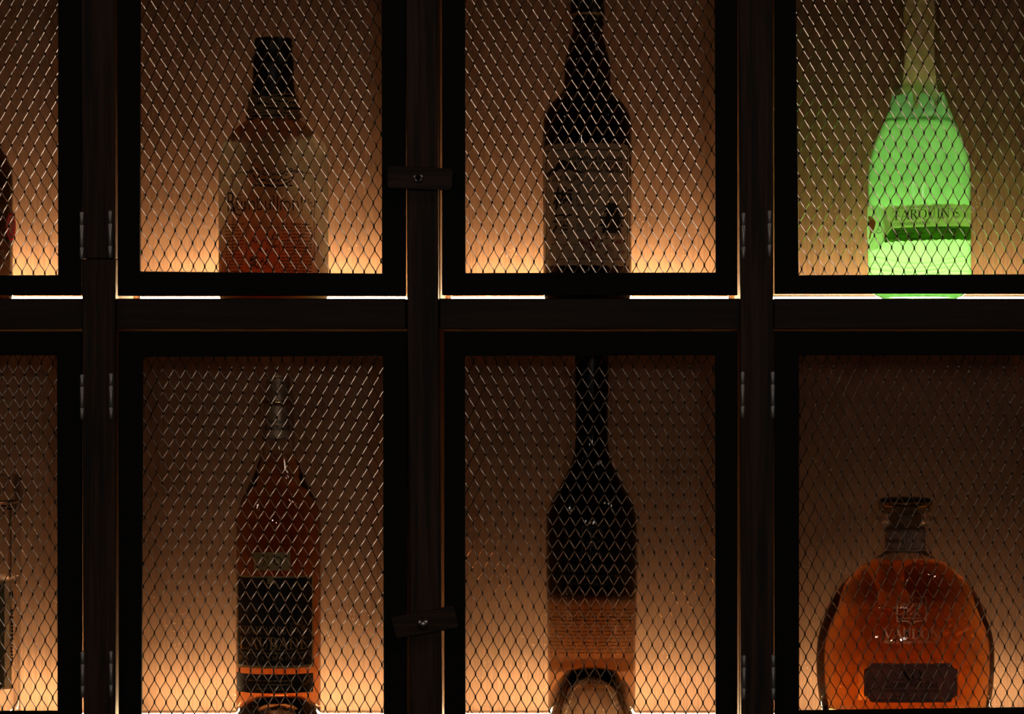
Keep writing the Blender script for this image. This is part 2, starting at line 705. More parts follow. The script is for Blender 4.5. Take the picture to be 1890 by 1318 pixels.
rng = random.Random(3)
for dr in DOORS:
    x0, y0, x1, y1 = dr['o']
    tl, tr, br, bl = dr['i']
    b = MB()
    O = [(x0, y0), (x1, y0), (x1, y1), (x0, y1)]
    I_ = [tl, tr, br, bl]
    for dep in (0.0, 0.0065):
        for p in O:
            b.v.append((WX(p[0]), dep, WZ(p[1])))
        for p in I_:
            b.v.append((WX(p[0]), dep, WZ(p[1])))
    for i in range(4):
        j = (i + 1) % 4
        b.f.append((i, i + 4, j + 4, j))                       # front
        b.f.append((8 + j, 8 + j + 4, 8 + i + 4, 8 + i))       # back
        b.f.append((i, j, 8 + j, 8 + i))                       # outer edge
        b.f.append((4 + j, 4 + i, 12 + i, 12 + j))             # inner edge
    door = b.build('door', 'door_black', CAB, bevel=0.0007)
    expanded_mesh(dr, rng).build('wire_mesh', 'wire_metal', door, label='sheet of expanded metal with tall diamond openings')
    for h in dr['h']:
        hinge(door, *h)


# ---- turn buttons on the middle post
def turn_button(corners, screw, kind):
    b = MB()
    c = [Vector(p) for p in corners]
    pts = []
    n = len(c)
    for i in range(n):           # rounded corners
        p, a, q = c[i], (c[i - 1] - c[i]).normalized(), (c[(i + 1) % n] - c[i]).normalized()
        r = 6.0
        for t in (0.0, 0.33, 0.66, 1.0):
            A, B = p + a * r, p + q * r
            pts.append(A * (1 - t) ** 2 + p * 2 * t * (1 - t) + B * t * t)
    m = len(pts)
    yf, yb_ = -0.0115, -0.0028
    for y in (yf, yb_):
        b.v += [(WX(p.x, y), y, WZ(p.y, y)) for p in pts]
    b.f.append(tuple(reversed(range(m))))
    b.f.append(tuple(range(m, 2 * m)))
    for i in range(m):
        j = (i + 1) % m
        b.f.append((i, j, m + j, m + i))
    t = b.build('turn_button', 'button_wood', CAB, bevel=0.0006)
    sx, sy, r = screw
    X, Z, r = WX(sx, yf), WZ(sy, yf), r / S
    s = MB()
    if kind == 'washer':
        prof = [(r * .42, -0.0001), (r * .45, -0.0008), (r * .72, -0.0013), (r * .95, -0.0008), (r, 0.0), (r, 0.0003)]
        core = [(0, -0.0002), (r * .30, -0.0002), (r * .42, 0.0), (r * .42, .0003)]
    else:
        prof = [(0, -0.0034), (r * .3, -0.0033), (r * .6, -0.0026), (r * .85, -0.0014), (r, 0.0), (r, 0.0003)]
        core = None

    def disc(prof, mb):
        seg = 32
        rings = []
        for rr, yy in prof:
            ring = []
            for i in range(seg):
                a = 2 * PI * i / seg
                ring.append(len(mb.v))
                mb.v.append((X + max(rr, 1e-6) * math.cos(a), yf + yy, Z + max(rr, 1e-6) * math.sin(a)))
            rings.append(ring)
        for A, B in zip(rings, rings[1:]):
            for i in range(seg):
                j = (i + 1) % seg
                mb.f.append((A[i], A[j], B[j], B[i]))
    disc(prof, s)
    s.build('screw', 'screw_steel', t, smooth=50)
    if core:
        s = MB()
        disc(core, s)
        s.build('screw_recess', 'door_black', t, smooth=40)


turn_button([(714, 306), (836, 311), (834, 352), (715, 348)], (772, 329, 9.5), 'washer')
turn_button([(721, 1139), (838, 1117), (847, 1159), (731, 1179)], (781, 1152, 12), 'dome')


# ------------------------------------------------------------------ bottles
class Bottle:
    """a bottle standing on a shelf; profile given as (half width px, row px) from top to bottom"""

    def __init__(self, name, cx, yb, prof_px, base_row, label, flat=None, cat='bottle'):
        self.yb = yb
        self.m = PXM(yb)
        self.cxw = WX(cx, yb)
        self.cpx = cx
        self.base_z = WZ(SHELF_TOP[base_row], 0)     # shelves are level: same height at any depth
        self.flatf = flat
        self.root = thing(name, (self.cxw, yb, self.base_z), label, cat)
        self.prof = [(h * self.m, WZ(r, yb)) for h, r in prof_px]

    def r_at(self, z):
        p = self.prof
        if z >= p[0][1]:
            return p[0][0]
        for (ra, za), (rb, zb) in zip(p, p[1:]):
            if zb <= z <= za:
                t = 0 if za == zb else (za - z) / (za - zb)
                return lerp(ra, rb, t)
        return p[-1][0]

    def k_at(self, z):
        return self.flatf(z) if self.flatf else 1.0

    def surf(self, px, py, off, back=False):
        """label coordinates (photo pixels) -> point on the glass, off metres proud of it"""
        sgn = 1 if back else -1
        r0 = self.r_at(WZ(py, self.yb))
        z = WZ(py, self.yb + sgn * r0 * self.k_at(WZ(py, self.yb)))
        r = self.r_at(z)
        k = self.k_at(z)
        y = self.yb + sgn * r * k
        for _ in range(4):
            x = WX(px, y)
            u = max(-0.995, min(0.995, (x - self.cxw) / r))
            y = self.yb + sgn * r * k * math.sqrt(1 - u * u)
        # push out along the normal of the ellipse
        nx, ny = u * k, sgn * math.sqrt(1 - u * u)
        L = math.hypot(nx, ny)
        return (self.cxw + r * u + nx / L * off, y + ny / L * off, z)

    def decal(self, name, polys, mat, parent, off=0.0005, back=False, label=None, smooth=0):
        b = MB()
        for vs_, fs in polys:
            b.add([self.surf(x, y, off, back) for x, y in vs_], fs)
        return b.build(name, mat, parent, smooth=smooth, label=label)


def patch(x0, x1, top, bot, nx=28, ny=8):
    """grid between two edges; top/bot are numbers or functions of x"""
    ft = top if callable(top) else (lambda x: top)
    fb = bot if callable(bot) else (lambda x: bot)
    v, f = [], []
    for j in range(ny + 1):
        for i in range(nx + 1):
            x = lerp(x0, x1, i / nx)
            v.append((x, lerp(ft(x), fb(x), j / ny)))
    for j in range(ny):
        for i in range(nx):
            a = j * (nx + 1) + i
            f.append((a, a + 1, a + nx + 2, a + nx + 1))
    return v, f


def ribbon(pts, wdt, w2=None):
    """flat pen stroke through 2D points; width may run from wdt to w2"""
    v, f = [], []
    n = len(pts)
    for i, p in enumerate(pts):
        a, c = pts[max(i - 1, 0)], pts[min(i + 1, n - 1)]
        dx, dy = c[0] - a[0], c[1] - a[1]
        L = math.hypot(dx, dy) or 1
        ww = lerp(wdt, w2 if w2 is not None else wdt, i / max(1, n - 1)) / 2
        v += [(p[0] - dy / L * ww, p[1] + dx / L * ww), (p[0] + dy / L * ww, p[1] - dx / L * ww)]
    for i in range(n - 1):
        f.append((2 * i, 2 * i + 1, 2 * i + 3, 2 * i + 2))
    return v, f


def arc(cx, cy, rx, ry, a0, a1, n=12):
    return [(cx + rx * math.cos(math.radians(lerp(a0, a1, i / n))), cy + ry * math.sin(math.radians(lerp(a0, a1, i / n))))
            for i in range(n + 1)]


def densify(pts, step):
    out = [pts[0]]
    for a, b in zip(pts, pts[1:]):
        n = max(1, int(math.hypot(b[0] - a[0], b[1] - a[1]) / step))
        out += [(lerp(a[0], b[0], k / n), lerp(a[1], b[1], k / n)) for k in range(1, n + 1)]
    return out


# serif capitals: thick ('t') and thin ('n') strokes in a box of height 1, y up; serifs at listed feet
def _g():
    A = arc
    G = {
        'A': (.80, [('n', [(.05, 0), (.40, 1)]), ('t', [(.38, 1), (.73, 0)]), ('n', [(.17, .36), (.60, .36)])], [(.05, 0), (.74, 0)]),
        'B': (.66, [('t', [(.15, 0), (.15, 1)]), ('n', [(.15, .97), (.35, .97)] + A(.35, .76, .2, .21, 90, -90) + [(.15, .55)]),
                    ('n', [(.15, .53), (.37, .53)] + A(.37, .28, .23, .25, 90, -90) + [(.15, .03)]),
                    ('t', A(.35, .76, .18, .2, 45, -45, 6)), ('t', A(.37, .28, .21, .24, 45, -45, 6))], [(.15, 0), (.15, 1)]),
        'C': (.72, [('n', A(.40, .5, .34, .49, 40, 320, 24)), ('t', A(.38, .5, .31, .47, 125, 235, 10))], []),
        'D': (.78, [('t', [(.15, 0), (.15, 1)]), ('n', [(.15, .97), (.32, .97)] + A(.32, .5, .38, .47, 90, -90, 18) + [(.15, .03)]),
                    ('t', A(.32, .5, .35, .46, 55, -55, 10))], [(.15, 0), (.15, 1)]),
        'E': (.62, [('t', [(.15, 0), (.15, 1)]), ('n', [(.15, .97), (.54, .97), (.54, .84)]), ('n', [(.15, .52), (.45, .52)]),
                    ('n', [(.15, .03), (.56, .03), (.58, .18)])], [(.13, 0), (.13, 1)]),
        'F': (.58, [('t', [(.15, 0), (.15, 1)]), ('n', [(.15, .97), (.54, .97), (.54, .84)]), ('n', [(.15, .52), (.45, .52)])], [(.15, 0)]),
        'G': (.78, [('n', A(.40, .5, .34, .49, 40, 340, 24)), ('t', A(.38, .5, .31, .47, 125, 235, 10)), ('t', [(.68, .04), (.68, .42)])], [(.68, .42)]),
        'H': (.80, [('t', [(.15, 0), (.15, 1)]), ('t', [(.65, 0), (.65, 1)]), ('n', [(.15, .52), (.65, .52)])], [(.15, 0), (.15, 1), (.65, 0), (.65, 1)]),
        'I': (.36, [('t', [(.18, 0), (.18, 1)])], [(.18, 0), (.18, 1)]),
        'J': (.42, [('t', [(.25, .15), (.25, 1)]), ('n', A(.10, .12, .15, .16, 0, -110, 8))], [(.25, 1)]),
        'K': (.76, [('t', [(.15, 0), (.15, 1)]), ('n', [(.16, .42), (.62, .98)]), ('t', [(.30, .58), (.66, .02)])], [(.15, 0), (.15, 1), (.66, 0)]),
        'L': (.60, [('t', [(.15, 0), (.15, 1)]), ('n', [(.15, .03), (.55, .03), (.57, .20)])], [(.13, 0), (.15, 1)]),
        'M': (.96, [('n', [(.12, 0), (.17, 1)]), ('t', [(.15, 1), (.46, .05)]), ('n', [(.46, .05), (.78, 1)]), ('t', [(.79, 1), (.82, 0)])], [(.12, 0), (.82, 0), (.14, 1), (.80, 1)]),
        'N': (.82, [('n', [(.14, 0), (.14, 1)]), ('t', [(.14, .98), (.68, .02)]), ('n', [(.68, 0), (.68, 1)])], [(.14, 0), (.10, 1), (.68, 1)]),
        'O': (.80, [('n', A(.40, .5, .34, .49, 0, 360, 28)), ('t', A(.38, .5, .31, .47, 130, 230, 10)), ('t', A(.42, .5, .31, .47, -50, 50, 10))], []),
        'P': (.64, [('t', [(.15, 0), (.15, 1)]), ('n', [(.15, .97), (.35, .97)] + A(.35, .72, .24, .25, 90, -90) + [(.15, .47)]),
                    ('t', A(.35, .72, .22, .24, 45, -45, 6))], [(.15, 0), (.15, 1)]),
        'Q': (.80, [('n', A(.40, .5, .34, .49, 0, 360, 28)), ('t', A(.38, .5, .31, .47, 130, 230, 10)), ('t', A(.42, .5, .31, .47, -50, 50, 10)),
                    ('n', [(.38, .06), (.55, -.14), (.80, -.22)])], []),
        'R': (.72, [('t', [(.15, 0), (.15, 1)]), ('n', [(.15, .97), (.33, .97)] + A(.33, .75, .23, .22, 90, -90) + [(.15, .53)]),
                    ('t', A(.33, .75, .21, .21, 45, -45, 6)), ('t', [(.34, .53), (.66, .02)])], [(.15, 0), (.15, 1), (.68, 0)]),
        'S': (.58, [('n', A(.29, .74, .2, .24, 30, 190, 12) + A(.29, .26, .22, .25, 60, -150, 14)), ('t', [(.14, .62), (.27, .52), (.42, .42)])], []),
        'T': (.72, [('t', [(.36, 0), (.36, 1)]), ('n', [(.03, .80), (.05, .97), (.67, .97), (.69, .80)])], [(.36, 0)]),
        'U': (.78, [('t', [(.15, .3), (.15, 1)]), ('n', A(.39, .28, .24, .26, 180, 360, 14) + [(.63, 1)])], [(.15, 1), (.63, 1)]),
        'V': (.76, [('t', [(.06, 1), (.39, 0)]), ('n', [(.39, 0), (.70, 1)])], [(.06, 1), (.70, 1)]),
        'W': (1.05, [('t', [(.05, 1), (.31, 0)]), ('n', [(.31, 0), (.53, .9)]), ('t', [(.53, .9), (.74, 0)]), ('n', [(.74, 0), (1.0, 1)])], [(.05, 1), (1.0, 1)]),
        'X': (.76, [('t', [(.08, 1), (.66, 0)]), ('n', [(.66, 1), (.08, 0)])], [(.08, 1), (.66, 0), (.66, 1), (.08, 0)]),
        'Y': (.74, [('t', [(.06, 1), (.36, .5)]), ('n', [(.68, 1), (.36, .5)]), ('t', [(.36, .5), (.36, 0)])], [(.06, 1), (.68, 1), (.36, 0)]),
        'Z': (.66, [('n', [(.08, .8), (.08, .97), (.58, .97)]), ('t', [(.56, .97), (.08, .03)]), ('n', [(.08, .03), (.58, .03), (.60, .2)])], []),
        "'": (.22, [('t', [(.11, .98), (.09, .72)])], []),
        ' ': (.42, [], []),
        '.': (.25, [('t', [(.08, .0), (.16, .0), (.16, .08)])], []),
    }
    return G


GLY = _g()


def serif(text, x0, x1, ybot, height, thick=.15, thin=.05, spacing=.06, slope=0.0):
    """text set between pixel columns x0..x1 on baseline ybot; slope tilts the baseline"""
    tot = sum(GLY[c][0] + spacing for c in text) - spacing
    sx = (x1 - x0) / tot
    polys = []
    cur = 0.0
    for ch in text:
        wd, strokes, feet = GLY[ch]

        def m(p, cur=cur):
            X = x0 + (cur + p[0]) * sx
            return (X, ybot - p[1] * height + slope * (X - x0))
        for kind, pts in strokes:
            ww = (thick if kind == 't' else thin) * height * (0.6 + 0.4 * sx / height)
            polys.append(ribbon([m(p) for p in pts], ww))
        for fx, fy in feet:
            polys.append(ribbon([m((fx - .15, fy)), m((fx + .15, fy))], max(thin * .9 * height, .6)))
        cur += wd + spacing
    return polys


def typeset(text, x0, x1, ybot, height=None, shear=0.0, bold=0.0, vertical=False, slope=0.0):
    """built-in typeface, fitted to x0..x1 (or to height) in photo pixels"""
    cu = bpy.data.curves.new('glyphs', 'FONT')
    cu.body = text
    cu.size = 1.0
    cu.shear = shear
    cu.offset = bold
    cu.resolution_u = 3
    ob = bpy.data.objects.new('glyphs', cu)
    COL.objects.link(ob)
    bpy.context.view_layer.update()
    dg = bpy.context.evaluated_depsgraph_get()
    me = ob.evaluated_get(dg).to_mesh()
    vs_ = [(v.co.x, v.co.y) for v in me.vertices]
    fs = [tuple(p.vertices) for p in me.polygons]
    ob.evaluated_get(dg).to_mesh_clear()
    bpy.data.objects.remove(ob)
    bpy.data.curves.remove(cu)
    if not vs_:
        return []
    xa, xb = min(v[0] for v in vs_), max(v[0] for v in vs_)
    ya, yb_ = min(v[1] for v in vs_), max(v[1] for v in vs_)
    kx = (x1 - x0) / (xb - xa)
    ky = (height / (yb_ - ya)) if height else kx
    out = []
    for x, y in vs_:
        X = x0 + (x - xa) * kx
        out.append((X, ybot - (y - ya) * ky + slope * (X - x0)))
    return [(out, fs)]


def words(x0, x1, y, h, rng, wmin=4, wmax=9, gap=2.0):
    """lines too small to read: rows of short pen marks"""
    polys = []
    x = x0
    while x < x1 - 2:
        w_ = min(rng.uniform(wmin, wmax), x1 - x)
        n = max(2, int(w_ / 2))
        pts = [(x + w_ * i / n, y + rng.uniform(-.35, .35) * h) for i in range(n + 1)]
        polys.append(ribbon(pts, h * .75))
        x += w_ + gap
    return polys


def curl(cx, cy, r, a0, turns, sgn=1, squash=1.0):
    n = int(14 * abs(turns)) + 4
    return [(cx + r * (1 - .8 * i / n) * math.cos(a0 + sgn * 2 * PI * turns * i / n),
             cy + squash * r * (1 - .8 * i / n) * math.sin(a0 + sgn * 2 * PI * turns * i / n)) for i in range(n + 1)]


def glass_shell(B, prof, t, tb, punt=0.0, segs=72, flat=None, inner_top=None, kp=1.0):
    """closed wall of glass: outer profile down, foot with punt, inner profile up"""
    base = B.base_z
    outer = [p for p in prof]
    rb = outer[-1][0]
    zb = base + 0.0002
    out = outer + [(rb * .985, zb + .0012), (rb * .94, zb), (rb * .86, zb)]
    if punt:
        out += [(rb * .74 * kp, zb + punt * .25), (rb * .56 * kp, zb + punt * .70), (rb * .36 * kp, zb + punt * .94), (rb * .15, zb + punt), (0, zb + punt)]
    else:
        out += [(rb * .6, zb + .0012), (0, zb + .0015)]
    inn = []
    if punt:
        inn += [(0, zb + punt + tb), (rb * .18, zb + punt + tb * .98), (rb * .40 * kp, zb + punt * .94 + tb), (rb * .60 * kp, zb + punt * .68 + tb),
                (rb * .80 * kp, zb + punt * .22 + tb), (rb * .88, zb + tb + .0005), (rb - t * 1.15, zb + tb + .004)]
    else:
        inn += [(0, zb + tb), (rb * .6, zb + tb), (rb * .88, zb + tb + .0008), (rb - t * 1.1, zb + tb + .004)]
    zin = inn[-1][1]
    up = [(max(r - t, r * .5), z) for r, z in reversed(outer) if z > zin + .002]
    inn += up
    return out, inn


def fill_profile(inn, level, grow):
    """liquid inside: inner wall pushed a little into the glass, flat top at level"""
    p = [q for q in inn if q[1] <= level]
    nxt = [q for q in inn if q[1] > level]
    if nxt:
        a, b_ = p[-1], nxt[0]
        t = (level - a[1]) / (b_[1] - a[1])
        p = p + [(lerp(a[0], b_[0], t), level)]
    p = [(r + grow if r > 1e-6 else 0, z - (grow if i == 0 else 0)) for i, (r, z) in enumerate(p)]
    return list(reversed(p + [(0, level)]))


def neck_flat(z0, z1, k):
    def f(z):
        t = max(0, min(1, (z0 - z) / (z0 - z1)))
        t = t * t * (3 - 2 * t)
        return lerp(1.0, k, t)
    return f


BR = random.Random(11)

# ============ 1. paper wrapped rum bottle with black wax neck and twine
translucent('wrap_paper', (0.55, 0.33, 0.15), (1.0, 0.90, 0.62), mix=0.88, lines=0.10)
simple('black_wax', (0.004, 0.0035, 0.0035), 0.38, noise=0.4, scale=200, bump=0.5)
simple('twine', (0.40, 0.26, 0.12), 0.85, noise=0.3, scale=900)
glass('dark_rum', (1, 1, 1), 0.0, 1.36, (0.70, 0.44, 0.18), 120.0)
YB = 0.062
pr = [(46, 221), (58, 229), (72, 242), (84, 255), (93, 267), (98.5, 280), (101, 296), (101, 340), (101, 420), (101, 500), (100.5, 545)]
B1 = Bottle('rum_bottle', 505, YB, pr, 1, 'squat bottle wrapped in brown paper with black waxed neck and twine', )
prof = smoothprof(B1.prof, 4)
B1.prof = prof
b = MB()
# a paper skin with shallow vertical pleats gathered at the neck
segs = 96
WRAP = math.radians(96)     # sheet left open behind so the strip light enters and makes it glow
for r, z in prof + [(prof[-1][0] * .97, B1.base_z + .0008), (prof[-1][0] * .9, B1.base_z + .0003)]:
    for i in range(segs + 1):
        a = WRAP * (2.0 * i / segs - 1)
        up = max(0, min(1, (z - WZ(300, YB)) / (WZ(221, YB) - WZ(300, YB))))
        pl = up * 0.0011 * (math.sin(a * 11 + 1.3) + .6 * math.sin(a * 23 + .4))
        b.v.append((B1.cxw + (r + pl) * math.sin(a), YB - (r + pl) * math.cos(a), z))
nr = len(b.v) // (segs + 1)
for k in range(nr - 1):
    for i in range(segs):
        p_, q_ = k * (segs + 1) + i, (k + 1) * (segs + 1) + i
        b.f.append((p_, q_, q_ + 1, p_ + 1))
wrap = b.build('paper_wrapper', 'wrap_paper', B1.root, smooth=60)
# dark rum inside, pulled away from the paper at the upper body
ip = [(24, 190), (36, 222), (62, 242), (80, 262), (85, 277), (81, 296), (76, 340), (75, 405), (79, 425), (86, 452), (93, 485), (95, 545)]
ipw = smoothprof([(h * PXM(YB), WZ(r, YB)) for h, r in ip], 4)
b = MB()
b.lathe([(0, ipw[0][1])] + ipw + [(ipw[-1][0] * .95, B1.base_z + .0012), (0, B1.base_z + .0012)], B1.cxw - 0.0014, YB, 64)
b.build('liquid', 'dark_rum', B1.root, smooth=50)
# waxed neck
wp = [(33, 71), (34.5, 75), (35, 90), (35.5, 106), (37.5, 110), (37.5, 130), (38, 150), (39, 165), (41, 180), (43.5, 195), (46, 208), (48.5, 219), (48, 224), (40, 224)]
wpw = [(h * PXM(YB), WZ(r, YB)) for h, r in wp]
b = MB()
b.lathe([(0, wpw[0][1] + .0002)] + wpw, B1.cxw - 0.0002, YB, 56)
wax = b.build('wax_neck', 'black_wax', B1.root, smooth=40)
# twine wound over the neck
b = MB()
for k in range(15):
    row = 181 + k * 2.6 + BR.uniform(-1, 1)
    tilt = BR.uniform(-5, 5)
    ph = BR.uniform(0, 6.28)
    pts = []
    for i in range(40):
        a = 2 * PI * i / 40
        rr = row + tilt * math.sin(a + ph) + 4 * math.cos(2 * a + ph) * (k % 3 == 0)
        rr = min(rr, 221)
        hw = 41 + (rr - 180) * .185
        R = hw * PXM(YB) + .0010 + .0003 * math.sin(5 * a + k)
        pts.append((B1.cxw + R * math.sin(a), YB - R * math.cos(a), WZ(rr, YB)))
    b.tube(pts, .00065, 5, closed=True)
for k in range(3):     # loose criss-cross turns
    pts = []
    for i in range(30):
        a = PI * 2 * i / 30
        rr = 196 + 20 * math.sin(a * (1 + k % 2) + k * 2)
        R = (41 + (rr - 180) * .185) * PXM(YB) + .002
        pts.append((B1.cxw + R * math.sin(a), YB - R * math.cos(a), WZ(rr, YB)))
    b.tube(pts, .00065, 5, closed=True)
b.build('twine', 'twine', B1.root, smooth=60, label='rough tan twine wound round the neck')
# printed paper: title, scroll, columns of small print
P = []
P += typeset('R', 421, 436, 389, 36, 0, -.012)
P.append(ribbon([(429, 372), (432, 388), (437, 395), (445, 397)], 1.6, 2.6))
P += typeset('umbullion!', 437, 558, 388, 27, 0, -.012)
for sx in (-1, 1):
    P.append(ribbon(densify([(505 + sx * 22, 316), (505 + sx * 48, 316), (505 + sx * 62, 318), (505 + sx * 78, 321), (505 + sx * 76, 326)], 5), 1.6, 1.0))
    P.append(ribbon(densify([(505 + sx * 74, 322), (505 + sx * 76, 345), (505 + sx * 75, 370), (505 + sx * 74, 400), (505 + sx * 75, 480)], 6), 1.0))
    for k in range(5):
        P.append(ribbon(curl(505 + sx * (14 + 9 * k), 316 + 3 * math.sin(k * 2.1), 4.6, k, 1.0, sx), 1.5))
    for k in range(4):
        P.append(ribbon(curl(505 + sx * (60 + 4 * k), 360 + 7 * k, 3.5, k, .9, sx), 1.0))
    P.append(ribbon(arc(505, 318, 38, 26, 90, 90 - sx * 80, 10), 3.4, 1.4))
    P.append(ribbon(arc(505, 314, 40, 22, 90, 90 - sx * 70, 10), 1.4))
P += words(484, 526, 322, 3.2, BR, 5, 9)
P += words(482, 528, 332, 3.6, BR, 6, 10)
P += words(470, 542, 342, 4.0, BR, 5, 8, 1.5)
for k in range(15):
    yy = 413 + k * 6.2
    P += words(417, 452 - (k % 3), yy, 2.0, BR, 3, 7, 1.6)
    P += words(519 + (k % 2), 575, yy, 2.0, BR, 3, 8, 1.6)
lab = B1.decal('printing', P, 'print_black', wrap, 0.0004)
# engraving in the middle of the print
E = []
for k in range(26):
    x, y = BR.uniform(462, 512), BR.uniform(430, 492)
    E.append(ribbon(curl(x, y, BR.uniform(3, 8), BR.uniform(0, 6), BR.uniform(.5, 1.1)), 1.6))
for k in range(6):
    E.append(ribbon([(458, 412 + k * 3), (515, 412 + k * 3 + BR.uniform(-1, 1))], .7))
E.append(ribbon(densify([(455, 420), (455, 495), (516, 495), (516, 420), (455, 420)], 8), .9))
B1.decal('engraving', E, 'print_brown', wrap, 0.0004)

# ============ 2. black umeshu bottle with torn-edge label
glass('dark_glass', (1, 1, 1), 0.02, 1.45, (0.30, 0.10, 0.03), 150.0)
translucent('washi_paper', (0.62, 0.46, 0.31), (0.7, 0.5, 0.3), mix=0.25)
pr = [(29, -60), (30, -20), (29.5, 10), (31, 24), (32, 29), (29, 34), (30, 41), (31.5, 45), (28.5, 50), (27.5, 60), (32, 75), (38, 98), (42, 120),
      (43, 145), (45, 166), (54, 178), (66, 190), (75, 204), (80, 218), (82, 236), (82, 300), (82, 420), (82, 500), (81, 545)]
B2 = Bottle('umeshu_bottle', 1084, 0.058, pr, 1, 'black bottle with cream torn-edge Japanese label in upper compartment')
B2.prof = smoothprof(B2.prof, 3)
b = MB()
b.lathe([(0, B2.prof[0][1])] + B2.prof + [(B2.prof[-1][0] * .96, B2.base_z + .0003), (0, B2.base_z + .0003)], B2.cxw, B2.yb, 64)
body2 = b.build('bottle_body', 'dark_glass', B2.root, smooth=50)
simple('black_cap', (0.006, 0.005, 0.005), 0.3, noise=0.2)
b = MB()
cp = [(30, -62), (31, -58), (31, 18), (32.6, 24), (33.2, 29), (31, 33), (29.5, 33)]
b.lathe([(0, WZ(-62, .058))] + [(h * PXM(.058), WZ(r, .058)) for h, r in cp], B2.cxw, B2.yb, 48)
b.build('cap', 'black_cap', B2.root, smooth=40)
b = MB()
b.lathe([(h * PXM(.058), WZ(r, .058)) for h, r in ((32.8, 25.5), (33.9, 27), (33.9, 29), (32.8, 30.5))], B2.cxw, B2.yb, 48)
b.build('cap_ring', 'print_gold', B2.root, smooth=60)


def torn(y, amp, seed):
    rr = random.Random(seed)
    ph = [rr.uniform(0, 6.28) for _ in range(5)]
    return lambda x: y + amp * (math.sin(x * .9 + ph[0]) * .5 + math.sin(x * 2.3 + ph[1]) * .5 + math.sin(x * .33 + ph[2]) * .6)


def corner(x, f, x0, x1, r=9, sgn=1):
    d = min(x - x0, x1 - x)
    e = max(0, r - d)
    return f(x) + sgn * (r - math.sqrt(max(0, r * r - e * e))) * .9


t2, b2 = torn(264, 1.1, 4), torn(490, 1.1, 9)
lab2 = B2.decal('label', [patch(1005.5, 1160.5, lambda x: corner(x, t2, 1005.5, 1160.5), lambda x: corner(x, b2, 1005.5, 1160.5, 5, -1), 90, 10)],
                'washi_paper', B2.root, .0004, label='cream handmade paper label with torn edges')
P = [ribbon(densify([(1010, 276), (1156, 276), (1156, 478), (1010, 478), (1010, 276)], 6), 1.3)]
P += serif('KURAYOSHI DISTILLERY', 1056, 1149, 295, 6.5, .2, .09)
P += serif('MATSUI UMESHU', 1046, 1152, 307.5, 8.6, .24, .09)
P += serif('JAPANESE WHISKY', 1074, 1147, 317, 6.0, .2, .09)
P += typeset('倉吉蒸溜所', 1020, 1075, 334, 10.5)
P += typeset('梅', 1022, 1058, 386, 42, 0.12, 0.015)
P += typeset('酒', 1020, 1056, 431, 38, 0.1, 0.015)
for k, ch in enumerate('ウイスキー仕込み'):
    P += typeset(ch, 1064, 1073, 348.5 + k * 11.6, 8.5 if ch != 'ー' else 1.6)
# mountain
P.append(([(1007, 325), (1012, 317), (1022, 308), (1033, 297), (1040, 294), (1048, 297), (1058, 308), (1070, 316), (1081, 318),
           (1066, 320), (1052, 312), (1044, 316), (1036, 310), (1026, 318), (1018, 325)],
          [(0, 1, 2, 13, 14), (2, 3, 12, 13), (3, 4, 11, 12), (4, 5, 10, 11), (5, 6, 9, 10), (6, 7, 8, 9)]))
P.append(ribbon([(1062, 306), (1070, 308)], 1.4))
# castle keep
cst = [(1115, 388, 1146, 392), (1119, 379, 1141, 388), (1108, 400, 1150, 404), (1117, 392, 1144, 400), (1112, 404, 1147, 413), (1104, 413, 1150, 417), (1110, 417, 1146, 430)]
for (xa, ya, xb, yb_) in cst:
    P.append(patch(xa, xb, lambda x, ya=ya, yb_=yb_, xa=xa, xb=xb: lerp(yb_, ya, min(1, (min(x - xa, xb - x) + .01) / 3)), yb_, 12, 2))
P.append(patch(1112, 1149, lambda x: 390 - 16 * min(1, (x - 1112) / 10, (1149 - x) / 15), 390, 16, 2))
P.append(ribbon([(1124, 350), (1124, 374)], 1.4))
for k in range(16):
    x, y = BR.uniform(1090, 1152), BR.uniform(408, 440)
    P.append(ribbon([(x, y), (x + BR.uniform(-8, 8), y + BR.uniform(-5, 5))], 1.8))
P.append(ribbon(densify([(1018, 449), (1050, 452), (1088, 449)], 6), 1.0))
P.append(ribbon([(1100, 392), (1112, 385)], 1.2))
B2.decal('lettering', P, 'print_black', lab2, .0010)
P = []
for k in range(34):
    x, y = BR.uniform(1072, 1150), BR.uniform(430, 474)
    P.append(ribbon(arc(x, y, BR.uniform(1.5, 3.6), BR.uniform(1.5, 3.2), 0, 300, 7), 2.0))
B2.decal('leaf_print', P, 'print_red', lab2, .0009, label='scatter of dull red printed leaves')

# ============ 3. glowing green bottle with dripping wax
translucent('green_glass', (0.16, 0.42, 0.20), (0.45, 0.97, 0.55), mix=0.80, transp=0.30, gloss=1.0, rough=0.08, tcol2=(0.50, 0.98, 0.55))
translucent('green_liquid', (0.45, 0.70, 0.30), (0.84, 1.0, 0.66), mix=0.85)
translucent('pale_wax', (0.55, 0.40, 0.23), (0.95, 0.74, 0.44), mix=0.60, gloss=0.8, rough=0.25)
translucent('green_label', (0.50, 0.42, 0.28), (0.85, 0.68, 0.45), mix=0.6)
translucent('dark_green_band', (0.05, 0.14, 0.02), (0.16, 0.42, 0.05), mix=0.5)
translucent('white_label', (0.95, 0.86, 0.74), (1.0, 0.92, 0.80), mix=0.6)
pr = [(36, -40), (37, 0), (38, 20), (38, 40), (36.5, 70), (37, 100), (38.5, 122), (43, 150), (49, 172), (54, 190), (60, 213), (72, 240), (83, 268), (91, 295),
      (94.5, 325), (95, 360), (95, 420), (95, 500), (93, 528), (84, 543), (72, 549.5)]
B3 = Bottle('pastis_bottle', 1697, 0.060, pr, 1, 'glowing green bottle with pale dripping wax neck and wavy label')
B3.prof = smoothprof(B3.prof, 4)
b = MB()
